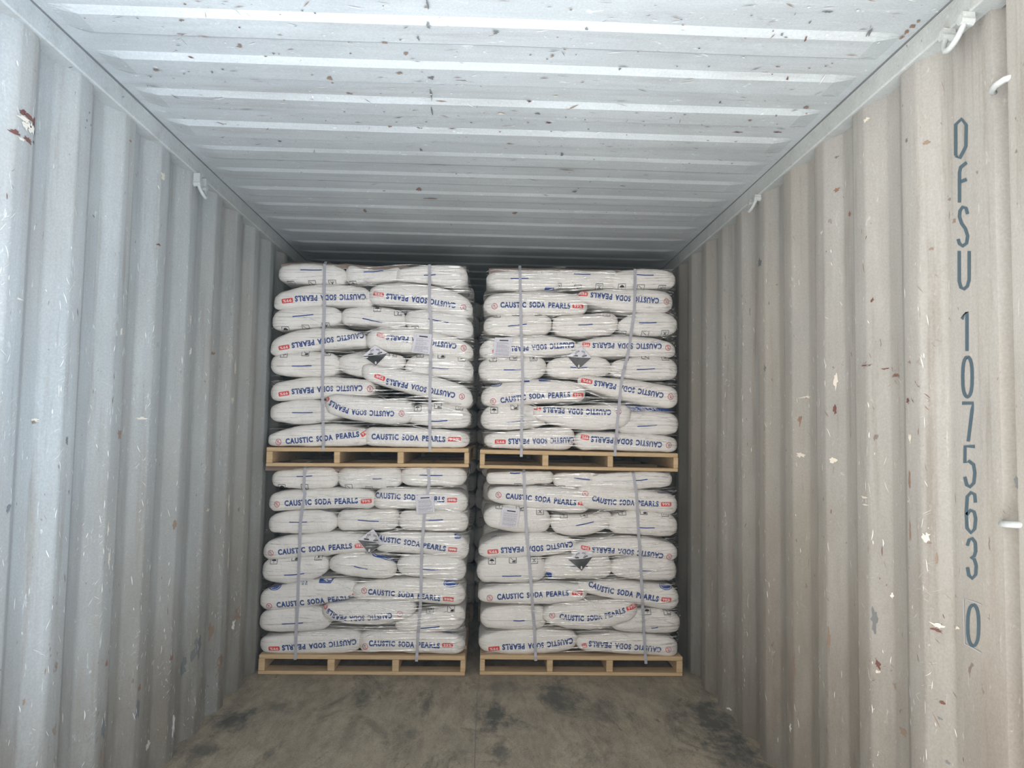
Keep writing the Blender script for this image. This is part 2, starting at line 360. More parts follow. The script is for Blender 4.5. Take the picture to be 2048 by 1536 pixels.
for (px, py, w, h, key) in [
    # right wall
    (1738, 731, 24, 6, 'rust'), (1760, 737, 14, 5, 'rust'), (1775, 751, 26, 12, 'orange_rust'), (1828, 725, 9, 9, 'brown_dirt'), (1825, 801, 9, 14, 'rust'),
    (1603, 794, 17, 8, 'primer'), (1605, 795, 10, 4, 'rust'), (1599, 910, 10, 14, 'primer'), (1666, 920, 11, 16, 'primer'), (1738, 995, 20, 7, 'primer'), (1740, 1010, 18, 6, 'primer'),
    (1829, 876, 7, 36, 'primer'), (1872, 1252, 26, 18, 'primer'), (1871, 1260, 18, 9, 'rust'), (1896, 1256, 10, 12, 'primer'), (1757, 1330, 9, 22, 'rust'), (1757, 1344, 8, 10, 'primer'),
    (1858, 1072, 16, 26, 'primer'), (1862, 1086, 12, 5, 'orange_rust'), (1877, 1404, 12, 9, 'rust'), (1588, 1455, 10, 20, 'scratch'), (1456, 1418, 7, 11, 'scratch'),
    (1852, 285, 12, 12, 'brown_dirt'), (1792, 266, 6, 15, 'brown_dirt'), (1666, 314, 8, 10, 'grime'), (1738, 239, 12, 12, 'primer'), (1667, 379, 9, 14, 'orange_rust'), (1685, 427, 8, 16, 'orange_rust'),
    (1890, 441, 10, 13, 'brown_dirt'), (1859, 497, 9, 10, 'brown_dirt'), (1651, 465, 8, 10, 'primer'), (1560, 431, 8, 8, 'brown_dirt'), (1746, 601, 5, 14, 'rust'), (1812, 815, 4, 16, 'rust'), (1808, 850, 5, 12, 'brown_dirt'),
    (1535, 738, 5, 22, 'grime'), (1526, 525, 10, 22, 'grime'), (1545, 569, 4, 8, 'brown_dirt'), (1822, 280, 9, 12, 'grime'), (1668, 760, 6, 50, 'primer'), (1598, 840, 5, 40, 'orange_rust'), (1667, 820, 5, 30, 'rust'),
    (1752, 1240, 10, 60, 'grime'), (1594, 1330, 6, 90, 'brown_dirt'), (1664, 1280, 6, 70, 'brown_dirt'), (1828, 960, 6, 60, 'orange_rust'), (1829, 1060, 6, 60, 'brown_dirt'), (1870, 1120, 5, 40, 'brown_dirt'), (1770, 1190, 6, 20, 'scratch'),
    (1774, 1370, 12, 18, 'brown_dirt'), (1790, 1465, 22, 26, 'brown_dirt'), (1876, 1437, 9, 8, 'grime'), (1885, 1525, 8, 10, 'grime'),
    (2016, 965, 26, 60, 'grime'), 
    # left wall
    
    (29, 598, 24, 9, 'primer'), (234, 662, 7, 32, 'primer'), (286, 837, 18, 9, 'primer'), (86, 840, 16, 12, 'primer'), (84, 845, 12, 9, 'brown_dirt'), (125, 880, 8, 26, 'grime'), (305, 920, 9, 12, 'primer'),
    (376, 703, 14, 22, 'scratch'), (420, 706, 12, 10, 'brown_dirt'), (232, 869, 12, 30, 'brown_dirt'), (390, 1294, 18, 80, 'grime'), (376, 1330, 10, 60, 'grime'), (269, 1414, 12, 66, 'grime'), (435, 1325, 12, 50, 'brown_dirt'),
    (428, 1262, 8, 40, 'brown_dirt'), (474, 1229, 9, 44, 'brown_dirt'), (470, 1250, 4, 30, 'scratch'), (337, 1315, 8, 18, 'orange_rust'), (205, 1328, 8, 24, 'orange_rust'), (199, 1455, 10, 70, 'grime'), (195, 1510, 9, 40, 'brown_dirt'),
    (7, 1017, 14, 26, 'grime'), (360, 1476, 9, 26, 'grime'), (308, 1489, 11, 26, 'primer'), (320, 352, 10, 26, 'primer'), (311, 489, 11, 9, 'rust'), (202, 432, 7, 8, 'grime'), (253, 282, 8, 10, 'brown_dirt'), (272, 1375, 7, 24, 'orange_rust'),
    (412, 1240, 8, 24, 'orange_rust'), (345, 1050, 6, 24, 'brown_dirt'), (410, 1020, 10, 9, 'primer'), (452, 1010, 6, 60, 'primer'), (452, 1110, 7, 80, 'primer'), (210, 1120, 8, 60, 'primer'), (208, 1060, 6, 50, 'primer'), (340, 1450, 10, 70, 'scratch'),
    (465, 735, 6, 50, 'primer'), (460, 800, 8, 24, 'primer'), (375, 640, 5, 30, 'primer'), (170, 225, 4, 8, 'grime'), (165, 240, 4, 9, 'grime'), (173, 250, 4, 9, 'grime'), (162, 255, 4, 7, 'grime'),
    (60, 1405, 5, 18, 'brown_dirt'), (104, 1330, 7, 24, 'brown_dirt'), (437, 700, 4, 16, 'brown_dirt'), (100, 1460, 12, 30, 'brown_dirt')]:
    blotch(1 if px > 1024 else -1, px, py, w, h, key)
# the big flake high on the left wall: maroon crescent with a cream edge
for (px, py, w, h, key, a) in [(44, 250, 20, 18, 'primer', 0), (36, 236, 22, 8, 'primer', -0.4), (54, 256, 12, 22, 'primer', 0), (34, 222, 16, 9, 'rust', 0), (47, 233, 20, 9, 'rust', 0.3), (60, 246, 12, 14, 'rust', 0), (65, 262, 6, 26, 'rust', 0),
                               (22, 264, 16, 8, 'rust', 0), (30, 276, 14, 7, 'primer', 0), (46, 279, 14, 9, 'rust', 0), (62, 285, 10, 6, 'rust', 0)]:
    blotch(-1, px, py, w * 1.7, h * 1.7, key)
for (px, py, w, h, key, a) in [(855, 14, 8, 34, 'grime', 0), (856, 46, 12, 14, 'grime', 0), (862, 190, 7, 32, 'grime', 0), (864, 216, 6, 22, 'grime', 0), (837, 70, 8, 20, 'grime', 0), (768, 79, 18, 8, 'orange_rust', 0), (1059, 205, 18, 4, 'rust', 0),
                               (1001, 222, 22, 6, 'primer', 0), (1096, 248, 22, 4, 'rust', 0), (1173, 55, 12, 5, 'grime', 0), (992, 58, 18, 9, 'grime', 0), (837, 381, 14, 9, 'orange_rust', 0), (1028, 425, 16, 6, 'orange_rust', 0), (1124, 311, 9, 9, 'grime', 0),
                               (842, 302, 8, 9, 'grime', 0), (1655, 27, 28, 7, 'grime', 0), (1739, 68, 12, 18, 'grime', 0), (1611, 73, 5, 12, 'rust', 0), (1620, 48, 5, 10, 'grime', 0), (364, 34, 18, 6, 'orange_rust', 0), (313, 135, 16, 9, 'brown_dirt', 0),
                               (424, 138, 10, 7, 'grime', 0), (446, 133, 11, 4, 'grime', 0), (660, 150, 16, 14, 'brown_dirt', 0), (370, 12, 10, 6, 'brown_dirt', 0), (480, 95, 12, 14, 'brown_dirt', 0), (547, 110, 9, 7, 'grime', 0), (1240, 140, 8, 5, 'grime', 0),
                               (1130, 92, 12, 6, 'brown_dirt', 0), (1110, 195, 14, 6, 'primer', 0), (1075, 222, 16, 6, 'grime', 0), (1020, 283, 20, 4, 'brown_dirt', 0), (1474, 267, 32, 3, 'rust', 0), (1555, 267, 26, 3, 'rust', 0), (730, 420, 10, 14, 'brown_dirt', 0),
                               (1555, 136, 14, 3, 'rust', 0), (1575, 155, 8, 4, 'rust', 0), (1440, 207, 6, 7, 'grime', 0), (1613, 218, 14, 9, 'brown_dirt', 0), (1500, 236, 14, 5, 'brown_dirt', 0), (700, 190, 22, 5, 'brown_dirt', 0), (620, 185, 9, 5, 'primer', 0),
                               (560, 285, 14, 4, 'grime', 0), (780, 255, 14, 4, 'brown_dirt', 0), (880, 330, 60, 3, 'brown_dirt', 0), (1130, 342, 60, 2.5, 'brown_dirt', 0), (860, 396, 40, 3, 'orange_rust', 0), (1150, 385, 14, 5, 'grime', 0), (1245, 370, 26, 2.5, 'grime', 0),
                               (1826, 56, 16, 12, 'orange_rust', 0), (1814, 68, 14, 12, 'orange_rust', 0), (1803, 79, 14, 10, 'orange_rust', 0), (1838, 46, 12, 9, 'brown_dirt', 0), (1105, 115, 14, 10, 'brown_dirt', 0), (800, 140, 26, 7, 'brown_dirt', 0), (860, 150, 22, 9, 'grime', 0), (810, 110, 16, 10, 'brown_dirt', 0), (700, 80, 14, 9, 'brown_dirt', 0)]:
    blotch('roof', px, py, w, h, key, a)
# scuffs left by cargo along the inner ridges
def scuff(side, y, z, ln, wd, ang, key='scratch'):
    mb = WALLS[side]; mi = SHELL.index(key) + 1
    du, dv = math.cos(ang), math.sin(ang); pts = []
    K = 4
    c = R.uniform(-0.3, 0.3)
    for i in range(K + 1):
        t = i / K - 0.5; ww = wd * (1 - (2 * t) ** 2) * 0.5 + 0.0002
        u = t * ln; v = c * ln * (t * t)
        yy, zz = y + u * du - v * dv, z + u * dv + v * du
        pts.append((wall_point(side, yy - ww * dv, zz - ww * -du * -1), wall_point(side, yy + ww * dv, zz - ww * du)))
    for i in range(K):
        n = len(mb.v); mb.v += [pts[i][0], pts[i + 1][0], pts[i + 1][1], pts[i][1]]
        mb.f.append((n, n + 1, n + 2, n + 3)); mb.m.append(mi)
for side, ncl, nsm in ((-1, 135, 900), (1, 40, 900)):
    for i in range(ncl):          # nests of scratches along the ridges
        ridge = PH[side] + PITCH * R.randint(0, 8) + R.choice((0.066, 0.066, 0.138)); zc = R.uniform(0.2, 1.8); tl = R.gauss(0.2, 0.15) * -side
        for q in range(R.randint(7, 24)):
            scuff(side, ridge + R.gauss(0, 0.016), zc + R.gauss(0, 0.035), R.uniform(0.005, 0.028), R.uniform(0.0008, 0.0024), R.gauss(tl, 0.35), 'scratch' if R.random() < 0.85 else 'primer')
    for i in range(nsm):
        y = PH[side] + PITCH * R.randint(0, 8) + R.choice((0.066, 0.066, 0.138)) + R.gauss(0, 0.012) if R.random() < 0.6 else R.uniform(0.15, 2.6)
        z = R.uniform(0.1, 1.95) if R.random() < 0.9 else R.uniform(0.05, 2.25)
        ang = R.gauss(0.1, 0.3) if R.random() < 0.4 else math.pi / 2 + R.gauss(-0.12, 0.2) * side
        key = 'scratch' if R.random() < (0.84 if side < 0 else 0.6) else R.choice(('primer', 'brown_dirt', 'brown_dirt', 'rust'))
        scuff(side, y, z, R.uniform(0.006, 0.034), R.uniform(0.0008, 0.003), ang, key)
# drag marks and flakes across the roof sheet
for i in range(520):
    x = R.uniform(-1.1, 1.1); y = abs(R.gauss(0, 1.1)) + 0.05
    if y > 3.0: continue
    ln, wd, an = R.uniform(0.006, 0.05), R.uniform(0.0012, 0.005), R.gauss(0, 0.3) if R.random() < 0.75 else R.uniform(0, 3.1)
    if R.random() < 0.3: ln, wd = R.uniform(0.005, 0.012), R.uniform(0.004, 0.009)
    key = R.choice(('grime', 'grime', 'brown_dirt', 'brown_dirt', 'brown_dirt', 'rust', 'scratch', 'scratch'))
    dx, dy = math.cos(an) * ln / 2, math.sin(an) * ln / 2; nx_, ny_ = -math.sin(an) * wd / 2, math.cos(an) * wd / 2
    n = len(ROOF.v)
    for (a_, b_) in ((x - dx, y - dy), (x + nx_, y + ny_), (x + dx, y + dy), (x - nx_, y - ny_)):
        ROOF.v.append(Vector((a_, b_, roof_z(a_, b_) - 0.0045)))
    ROOF.f.append((n, n + 1, n + 2, n + 3)); ROOF.m.append(SHELL.index(key) + 1)
for (px, py, key, n_, sp) in [(1775, 751, 'orange_rust', 26, .018), (1738, 731, 'rust', 14, .012), (1762, 737, 'brown_dirt', 9, .012), (1846, 775, 'rust', 14, .022), (1852, 790, 'orange_rust', 10, .02), (1828, 800, 'rust', 10, .012), (1845, 722, 'brown_dirt', 8, .012),
                              (1865, 680, 'brown_dirt', 6, .012), (1872, 545, 'brown_dirt', 12, .012), (1800, 815, 'brown_dirt', 10, .03), (1668, 740, 'orange_rust', 16, .03), (1605, 880, 'brown_dirt', 14, .03), (1835, 905, 'brown_dirt', 8, .02), (1757, 1330, 'rust', 12, .02),
                              (1775, 1345, 'brown_dirt', 10, .02), (1872, 1258, 'rust', 8, .012), (1885, 1180, 'brown_dirt', 6, .02), (1780, 1400, 'brown_dirt', 12, .03), (1780, 1470, 'brown_dirt', 16, .03), (1880, 1404, 'rust', 9, .015), (1995, 1015, 'brown_dirt', 6, .015),
                              (195, 1480, 'brown_dirt', 30, .05), (190, 1440, 'rust', 10, .04), (268, 1400, 'brown_dirt', 26, .05), (385, 1290, 'brown_dirt', 24, .05), (432, 1320, 'rust', 14, .04), (335, 1320, 'brown_dirt', 24, .07), (100, 1330, 'brown_dirt', 20, .05), (205, 1330, 'orange_rust', 16, .03),
                              (340, 1460, 'scratch', 40, .05), (435, 1390, 'scratch', 30, .04), (468, 1240, 'scratch', 20, .04), (205, 1100, 'primer', 40, .06), (330, 1330, 'scratch', 30, .08), (270, 1320, 'scratch', 26, .08), (390, 1420, 'scratch', 26, .04)]:
    sd = 1 if px > 1024 else -1; b0 = at(px, py, 0, sd * (XI + 0.012))
    for i in range(n_):
        scuff(sd, b0.y + R.gauss(0, sp), max(0.02, b0.z + R.gauss(0, sp)), R.uniform(0.004, 0.022), R.uniform(0.001, 0.0035), R.uniform(-0.6, 0.9) if sd > 0 else R.gauss(0.6, 0.7), key)
sm = [M[k] for k in SHELL]
wl = prop(WALLS[-1].build('wall_left', [M['paint_left']] + sm, None, True), kind='structure')
wr = prop(WALLS[1].build('wall_right', [M['paint_right']] + sm, None, True), kind='structure')
cl = prop(ROOF.build('ceiling', [M['paint_roof']] + sm), kind='structure')
FLOOR = MB()
FLOOR.box(-1.212, 1.212, -0.05, LEN, -0.03, 0.0)
FLOOR.box(-0.0012 + 0.01, 0.0012 + 0.01, -0.05, 2.2, 0.0, 0.0004, 4)
FLOOR.box(-1.2, 1.2, 2.35, 2.352, 0.0, 0.0003, 6)
prop(FLOOR.build('floor', [M['floor']] + sm), kind='structure')
bk = MB(); xs = [-1.21]
while xs[-1] < 1.2:
    for d in (0.07, 0.14, 0.21, 0.25):
        pass
    xs.append(xs[-1] + 0.0605)
for i in range(len(xs) - 1):
    ya = LEN - (0.0 if (i // 1) % 4 in (0, 1) else 0.035); yb = LEN - (0.0 if ((i + 1) // 1) % 4 in (0, 1) else 0.035)
    bk.face([(xs[i], ya, 0), (xs[i + 1], yb, 0), (xs[i + 1], yb, ZT), (xs[i], ya, ZT)])
bk.box(-1.25, 1.25, LEN + 0.002, LEN + 0.02, 0, ZT)
prop(bk.build('wall_back', [M['paint_left']]), kind='structure')
# top side rails
for side, nm in ((-1, 'trim_1'), (1, 'trim_2')):
    s = MB(); s.box(min(side * 1.165, side * 1.235), max(side * 1.165, side * 1.235), -0.02, LEN, 2.325, 2.392, 0, 0.004)
    s.tube([(side * 1.166, y, 2.392) for y in (0.0, 2.0, LEN)], 0.0035, 6, 1)
    prop(s.build(nm, [M['paint_rail'], M['grime']]), kind='structure')
# corner posts of the door frame: flat flange, recessed lashing channel, outer edge
for side, nm in ((-1, 'trim_3'), (1, 'trim_4')):
    s = MB()
    pr = [(1.262, 0.106), (1.2105, 0.106), (1.2105, 0.036), (1.240, 0.028), (1.240, -0.014), (1.206, -0.022), (1.206, -0.24), (1.262, -0.24)]
    for i in range(len(pr)):
        (xa, ya), (xb, yb) = pr[i], pr[(i + 1) % len(pr)]
        q = [(side * xa, ya, 0), (side * xb, yb, 0), (side * xb, yb, 2.36), (side * xa, ya, 2.36)]
        s.face(q if side > 0 else q[::-1])
    prop(s.build(nm, [M['paint_right']]), kind='structure')
# painted number on the right wall
NUM = {'D': [[(0, .06), (0, .86), (.55, 1), (1, .85), (.97, .3), (.4, 0), (0, .06)]],
       'F': [[(.95, 1), (.4, .88), (.3, .75), (.3, 0)], [(.42, .52), (.95, .58)]],
       'S': [[(.95, .82), (.8, .97), (.5, 1), (.25, .9), (.2, .75), (.4, .58), (.75, .44), (.95, .26), (.85, .07), (.5, 0), (.2, .06), (.08, .18)]],
       'U': [[(.05, 1), (.05, .2), (.2, .04), (.5, 0), (.8, .08), (.95, .25), (.95, 1)]],
       '1': [[(.2, .82), (.75, 1), (.75, 0)]],
       '0': [[(.5 + .5 * math.sin(t * math.pi / 10) * (1 if abs(math.sin(t * math.pi / 10)) < .9 else 1), .5 + .5 * math.copysign(abs(math.cos(t * math.pi / 10)) ** .7, math.cos(t * math.pi / 10))) for t in range(21)]],
       '7': [[(0, .97), (.97, .97), (.9, .8), (.55, 0)]],
       '5': [[(.97, 1), (.12, 1), (.1, .6), (.45, .64), (.85, .55), (.97, .35), (.88, .1), (.55, 0), (.25, .05), (.1, .25)]],
       '6': [[(.93, .75), (.85, .95), (.5, 1), (.15, .9), (.05, .5), (.12, .12), (.5, 0), (.85, .1), (.95, .35), (.8, .52), (.45, .56), (.1, .45)]],
       '3': [[(.05, .82), (.25, .97), (.55, 1), (.85, .9), (.9, .68), (.75, .56), (.45, .52), (.75, .48), (.95, .32), (.9, .1), (.55, 0), (.2, .08), (.08, .28)]]}
def ribbon2d(pts, w):
    pts = [Vector(p) for p in pts]; out = []
    for i, p in enumerate(pts):
        a = pts[max(i - 1, 0)]; c = pts[min(i + 1, len(pts) - 1)]
        d = (c - a).normalized(); out.append((p + Vector((-d.y, d.x)) * w / 2, p - Vector((-d.y, d.x)) * w / 2))
    return out
nb = MB()
def num_stroke(poly, w, mi):
    rb = ribbon2d(poly, w)
    def Q(p):
        q = at(p.x, p.y, 0, XO - 0.0015); return q
    for (a, c), (d, e) in zip(rb[:-1], rb[1:]): nb.face([Q(a), Q(d), Q(e), Q(c)], mi)
for ch, x0, y0, x1, y1 in [('D', 1911, 238, 1932, 316), ('F', 1912, 325, 1934, 405), ('S', 1914, 414, 1936, 492), ('U', 1917, 502, 1939, 578), ('1', 1920, 624, 1938, 702), ('0', 1925, 714, 1944, 794), ('7', 1924, 804, 1946, 883),
                           ('5', 1927, 893, 1950, 974), ('6', 1931, 985, 1952, 1066), ('3', 1933, 1077, 1953, 1157), ('0', 1935, 1210, 1957, 1292)]:
    for st in NUM[ch]:
        num_stroke([(x0 + u * (x1 - x0) + 0, y1 - v * (y1 - y0)) for u, v in st], 6.5, 0)
num_stroke([(1963, 1210), (1945, 1203), (1927, 1197), (1928, 1244), (1929, 1288), (1946, 1297), (1962, 1306)], 2.2, 1)
nb.build('painted_number', [M['number_paint'], M['pencil_grey']], wr)

# lashing rings under the top rails and lashing bars in the corner post
def lashing_ring(px, py, side, rad, label):
    p = at(px, py, 0, side * 1.150); root = empty('lashing_ring', p)
    prop(root, label, 'lashing ring', 'lashing rings under the top rails')
    s = MB(); K = 14
    pts = [Vector((side * (0.012 - 0.02 * math.sin(math.pi * i / K)), rad * 1.1 * math.cos(math.pi * i / K), rad * 0.55 - rad * 1.6 * math.sin(math.pi * i / K))) for i in range(K + 1)]
    s.tube(pts, 0.007, 10); s.build('ring', M['paint_rail'], root, True)
    for sg in (-1, 1):
        s = MB(); s.tube([Vector((side * 0.03, sg * rad * 1.1, rad * 0.5)), Vector((side * -0.002, sg * rad * 1.1, rad * 0.55))], 0.012, 10)
        s.box(min(0, side * 0.03), max(0, side * 0.03), sg * rad * 1.1 - 0.01, sg * rad * 1.1 + 0.01, rad * 0.5, 2.326 - p.z)
        s.build('lug', M['paint_rail'], root)
lashing_ring(1902, 72, 1, 0.034, 'steel lashing ring under the right top rail, nearest the door above the container number')
lashing_ring(1503, 408, 1, 0.03, 'small steel lashing ring under the right top rail, deep inside')
lashing_ring(407, 380, -1, 0.03, 'small steel lashing ring under the left top rail, deep inside')
for (a, c, lab) in (((1990, 177), (2030, 148), 'short steel lashing bar high in the right corner post channel'), ((2008, 1045), (2052, 1056), 'short steel lashing bar low in the right corner post channel')):
    z = at((a[0] + c[0]) / 2, (a[1] + c[1]) / 2, 0, 1.205).z
    s = MB(); s.tube([(1.222, 0.044, z - .004), (1.203, 0.03, z - .002), (1.198, 0.008, z), (1.201, -0.018, z + .002), (1.216, -0.032, z + .004)], 0.0075, 10)
    o = s.build('lashing_bar', M['paint_rail'], None, True, Vector((1.2, 0.01, z))); prop(o, lab, 'lashing bar', 'lashing bars in the corner post')

# ------------------------------------------------------------------ pallet loads
ST = {'UL': dict(y=2.43, ox=510, oy=(490, 700), name='upper left'), 'LL': dict(y=2.45, ox=500, oy=(910, 1130), name='lower left'),
      'UR': dict(y=2.475, ox=940, oy=(500, 710), name='upper right'), 'LR': dict(y=2.465, ox=930, oy=(920, 1130), name='lower right')}
Z = 4.452
# every front sack: layer, kind (L lengthwise, E end, M lengthwise in an end layer), zoom row, x range, top edge, bottom edge, printing
D = {}
D['UL'] = [
 (8,'E',0,205,820,(180,165,190),(325,342,345),dict(S=[(410,228),(600,228)],Y=[(315,345),(510,342),(690,338)])),
 (8,'E',0,800,1320,(190,222,205),(338,330,320),dict(S=[(970,247),(1145,236)],Y=[(870,346)])),
 (8,'E',0,1240,1895,(215,180,182),(320,345,375),dict(S=[(1505,273),(1610,268)],K=[[(1430,352),(1560,360),(1690,385),(1810,405)]],fw=.012)),
 (7,'L',0,165,1060,(400,348,375),(560,535,550),dict(T=[(990,466),(700,468),(360,482)],G=[(345,492),(245,505)],L=(1048,468))),
 (7,'L',0,1010,1940,(350,348,425),(525,560,632),dict(T=[(1790,545),(1500,495),(1170,458)],G=[(1150,448),(1055,436)],L=(1855,558),fw=.02)),
 (6,'E',0,150,775,(575,538,552),(752,740,712),dict(S=[(340,641),(525,623)],Y=[(270,753),(450,738),(630,720)])),
 (6,'E',0,765,1350,(560,550,578),(700,715,745),dict(S=[(960,655),(1135,690)],Y=[(1090,570),(1275,606)],B=[(1330,590,40,50)])),
 (6,'E',0,1330,1945,(585,592,640),(742,790,825),dict(S=[(1545,660),(1725,695)],Y=[(1425,748)],fw=.012)),
 (5,'L',0,135,1010,(795,735,765),(978,932,910),dict(T=[(970,806),(660,850),(330,897)],G=[(312,905),(215,922)])),
 (5,'L',0,985,1945,(745,745,835),(935,960,1000),dict(T=[(1795,905),(1500,862),(1170,822)],G=[(1160,812),(1088,800)],L=(1858,920),fw=.02)),
 (4,'E',1,135,755,(40,12,28),(215,237,228),dict(S=[(335,144),(510,141)],Y=[(260,45),(450,30),(640,27)])),
 (4,'E',1,735,1340,(40,20,40),(205,235,190),dict(Y=[(865,2),(1230,42)])),
 (4,'E',1,1335,1945,(55,33,62),(226,236,268),dict(S=[(1580,161),(1725,168)],Y=[(1470,43),(1660,48),(1840,74)],B=[(1330,40,70,26)],fw=.012)),
 (3,'L',1,135,1070,(275,240,262),(445,430,410),dict(T=[(962,340),(660,345),(330,372)],G=[(310,382),(215,396)],L=(1025,346))),
 (3,'L',1,940,1940,(140,205,295),(295,400,500),dict(T=[(1783,405),(1480,345),(1170,275)],G=[(1160,258),(1068,226)],L=(1843,415),fw=.03)),
 (2,'E',1,130,790,(475,445,470),(640,657,622),dict(S=[(335,558),(520,556)],BL=[[(250,440),(420,422),(595,436)]])),
 (2,'M',1,620,1420,(400,425,440),(590,640,655),dict(T=[(1243,566),(1050,562),(850,550),(740,508),(665,466)],G=[(655,452),(622,420)],L=(1308,566),K=[[(850,420),(1000,414),(1130,412)]],fw=.035)),
 (2,'E',1,1320,1920,(492,470,500),(650,682,692),dict(S=[(1545,634),(1715,624)],Y=[(1450,520),(1630,500),(1820,510)],fw=.012)),
 (1,'L',1,115,1040,(715,660,685),(852,857,850),dict(T=[(278,812),(600,788),(932,748)],G=[(948,762),(1020,712)],L=(215,816),O=[(255,670,60,26)])),
 (1,'L',1,960,1910,(690,700,720),(852,865,870),dict(T=[(1040,770),(1380,780),(1697,796)],G=[(1718,794),(1835,796)],O=[(1790,702,60,16)],fw=.008)),
]
D['LL'] = [
 (8,'E',0,190,790,(140,118,112),(282,296,292),dict(S=[(420,190),(560,186)],Y=[(285,287),(490,282)])),
 (8,'E',0,780,1360,(112,108,106),(292,300,292),dict(S=[(1095,210),(1175,208)],Y=[(670,268),(880,284),(1060,308),(1250,305)])),
 (8,'E',0,1340,1930,(110,108,118),(272,276,268),dict(S=[(1510,178),(1715,182)],fw=.012)),
 (7,'L',0,165,1130,(325,300,308),(492,475,472),dict(T=[(312,428),(640,412),(965,404)],G=[(990,410),(1085,407)],L=(245,436))),
 (7,'L',0,1095,1940,(300,300,322),(482,475,500),dict(T=[(1115,358),(1430,374),(1735,396)],G=[(1755,400),(1845,400)],fw=.015)),
 (6,'E',0,160,780,(522,490,508),(692,700,682),dict(S=[(355,596),(515,594)],BL=[[(480,478),(620,482),(770,500)]])),
 (6,'E',0,770,1330,(500,490,482),(668,670,662),dict(S=[(965,577),(1150,588)],RB=[(1330,640,32,44)])),
 (6,'E',0,1320,1945,(502,490,506),(662,670,676),dict(S=[(1570,578),(1720,574)],B=[(1280,486,100,30)],fw=.012)),
 (5,'L',0,115,1090,(745,695,700),(930,900,872),dict(T=[(255,862),(590,830),(912,806)],G=[(935,806),(1030,800)],L=(190,870),O=[(235,716,60,26)])),
 (5,'L',0,1110,1950,(695,690,705),(862,880,930),dict(T=[(1110,735),(1440,780),(1745,832)],G=[(1765,836),(1845,842)],B=[(1850,720,60,50)],fw=.015)),
 (4,'E',1,105,700,(-55,-80,-75),(152,162,110),dict(S=[(310,84),(490,70)],Y=[(215,-35),(405,-64),(610,-68)])),
 (4,'E',1,700,1305,(-85,-108,-60),(72,112,112),dict(S=[(930,6),(1050,32)],C=[(1195,-82,215,66,0.30)],RB=[(1290,95,28,40)],fw=.008)),
 (4,'E',1,1305,1925,(-80,-95,-70),(92,127,142),dict(S=[(1540,32),(1700,40)],fw=.012)),
 (3,'L',1,70,960,(195,140,130),(402,370,312),dict(T=[(242,350),(580,318),(905,290)],G=[(915,272),(960,250)],L=(175,360),O=[(213,186,60,36)],A=[(690,130,150,62)],X=[(490,158)])),
 (3,'L',1,900,1920,(155,122,150),(300,322,352),dict(T=[(1055,232),(1380,258),(1697,292)],G=[(1718,296),(1815,302)],L=(1020,225),O=[(1790,165,64,30)],fw=.012)),
 (2,'E',1,75,725,(405,370,380),(592,602,582),dict(S=[(290,520),(480,508)])),
 (2,'M',1,640,1480,(345,318,325),(495,532,482),dict(T=[(1268,440),(1070,464),(870,472),(770,455),(690,402)],G=[(684,388),(655,360)],L=(1335,430),K=[[(890,330),(1040,302),(1190,296)]],fw=.035)),
 (2,'E',1,1290,1915,(455,400,372),(592,592,572),dict(S=[(1520,554),(1690,536)],Y=[(1600,403),(1790,395)],RB=[(1278,556,36,56)],fw=.012)),
 (1,'L',1,85,1000,(635,600,582),(782,792,782),dict(T=[(950,678),(620,712),(290,732)],G=[(270,738),(170,740)])),
 (1,'L',1,960,1915,(592,590,622),(772,782,792),dict(T=[(1062,688),(1380,700),(1692,712)],G=[(1712,708),(1808,708)],L=(1028,718),O=[(1785,598,70,12)],fw=.008)),
]
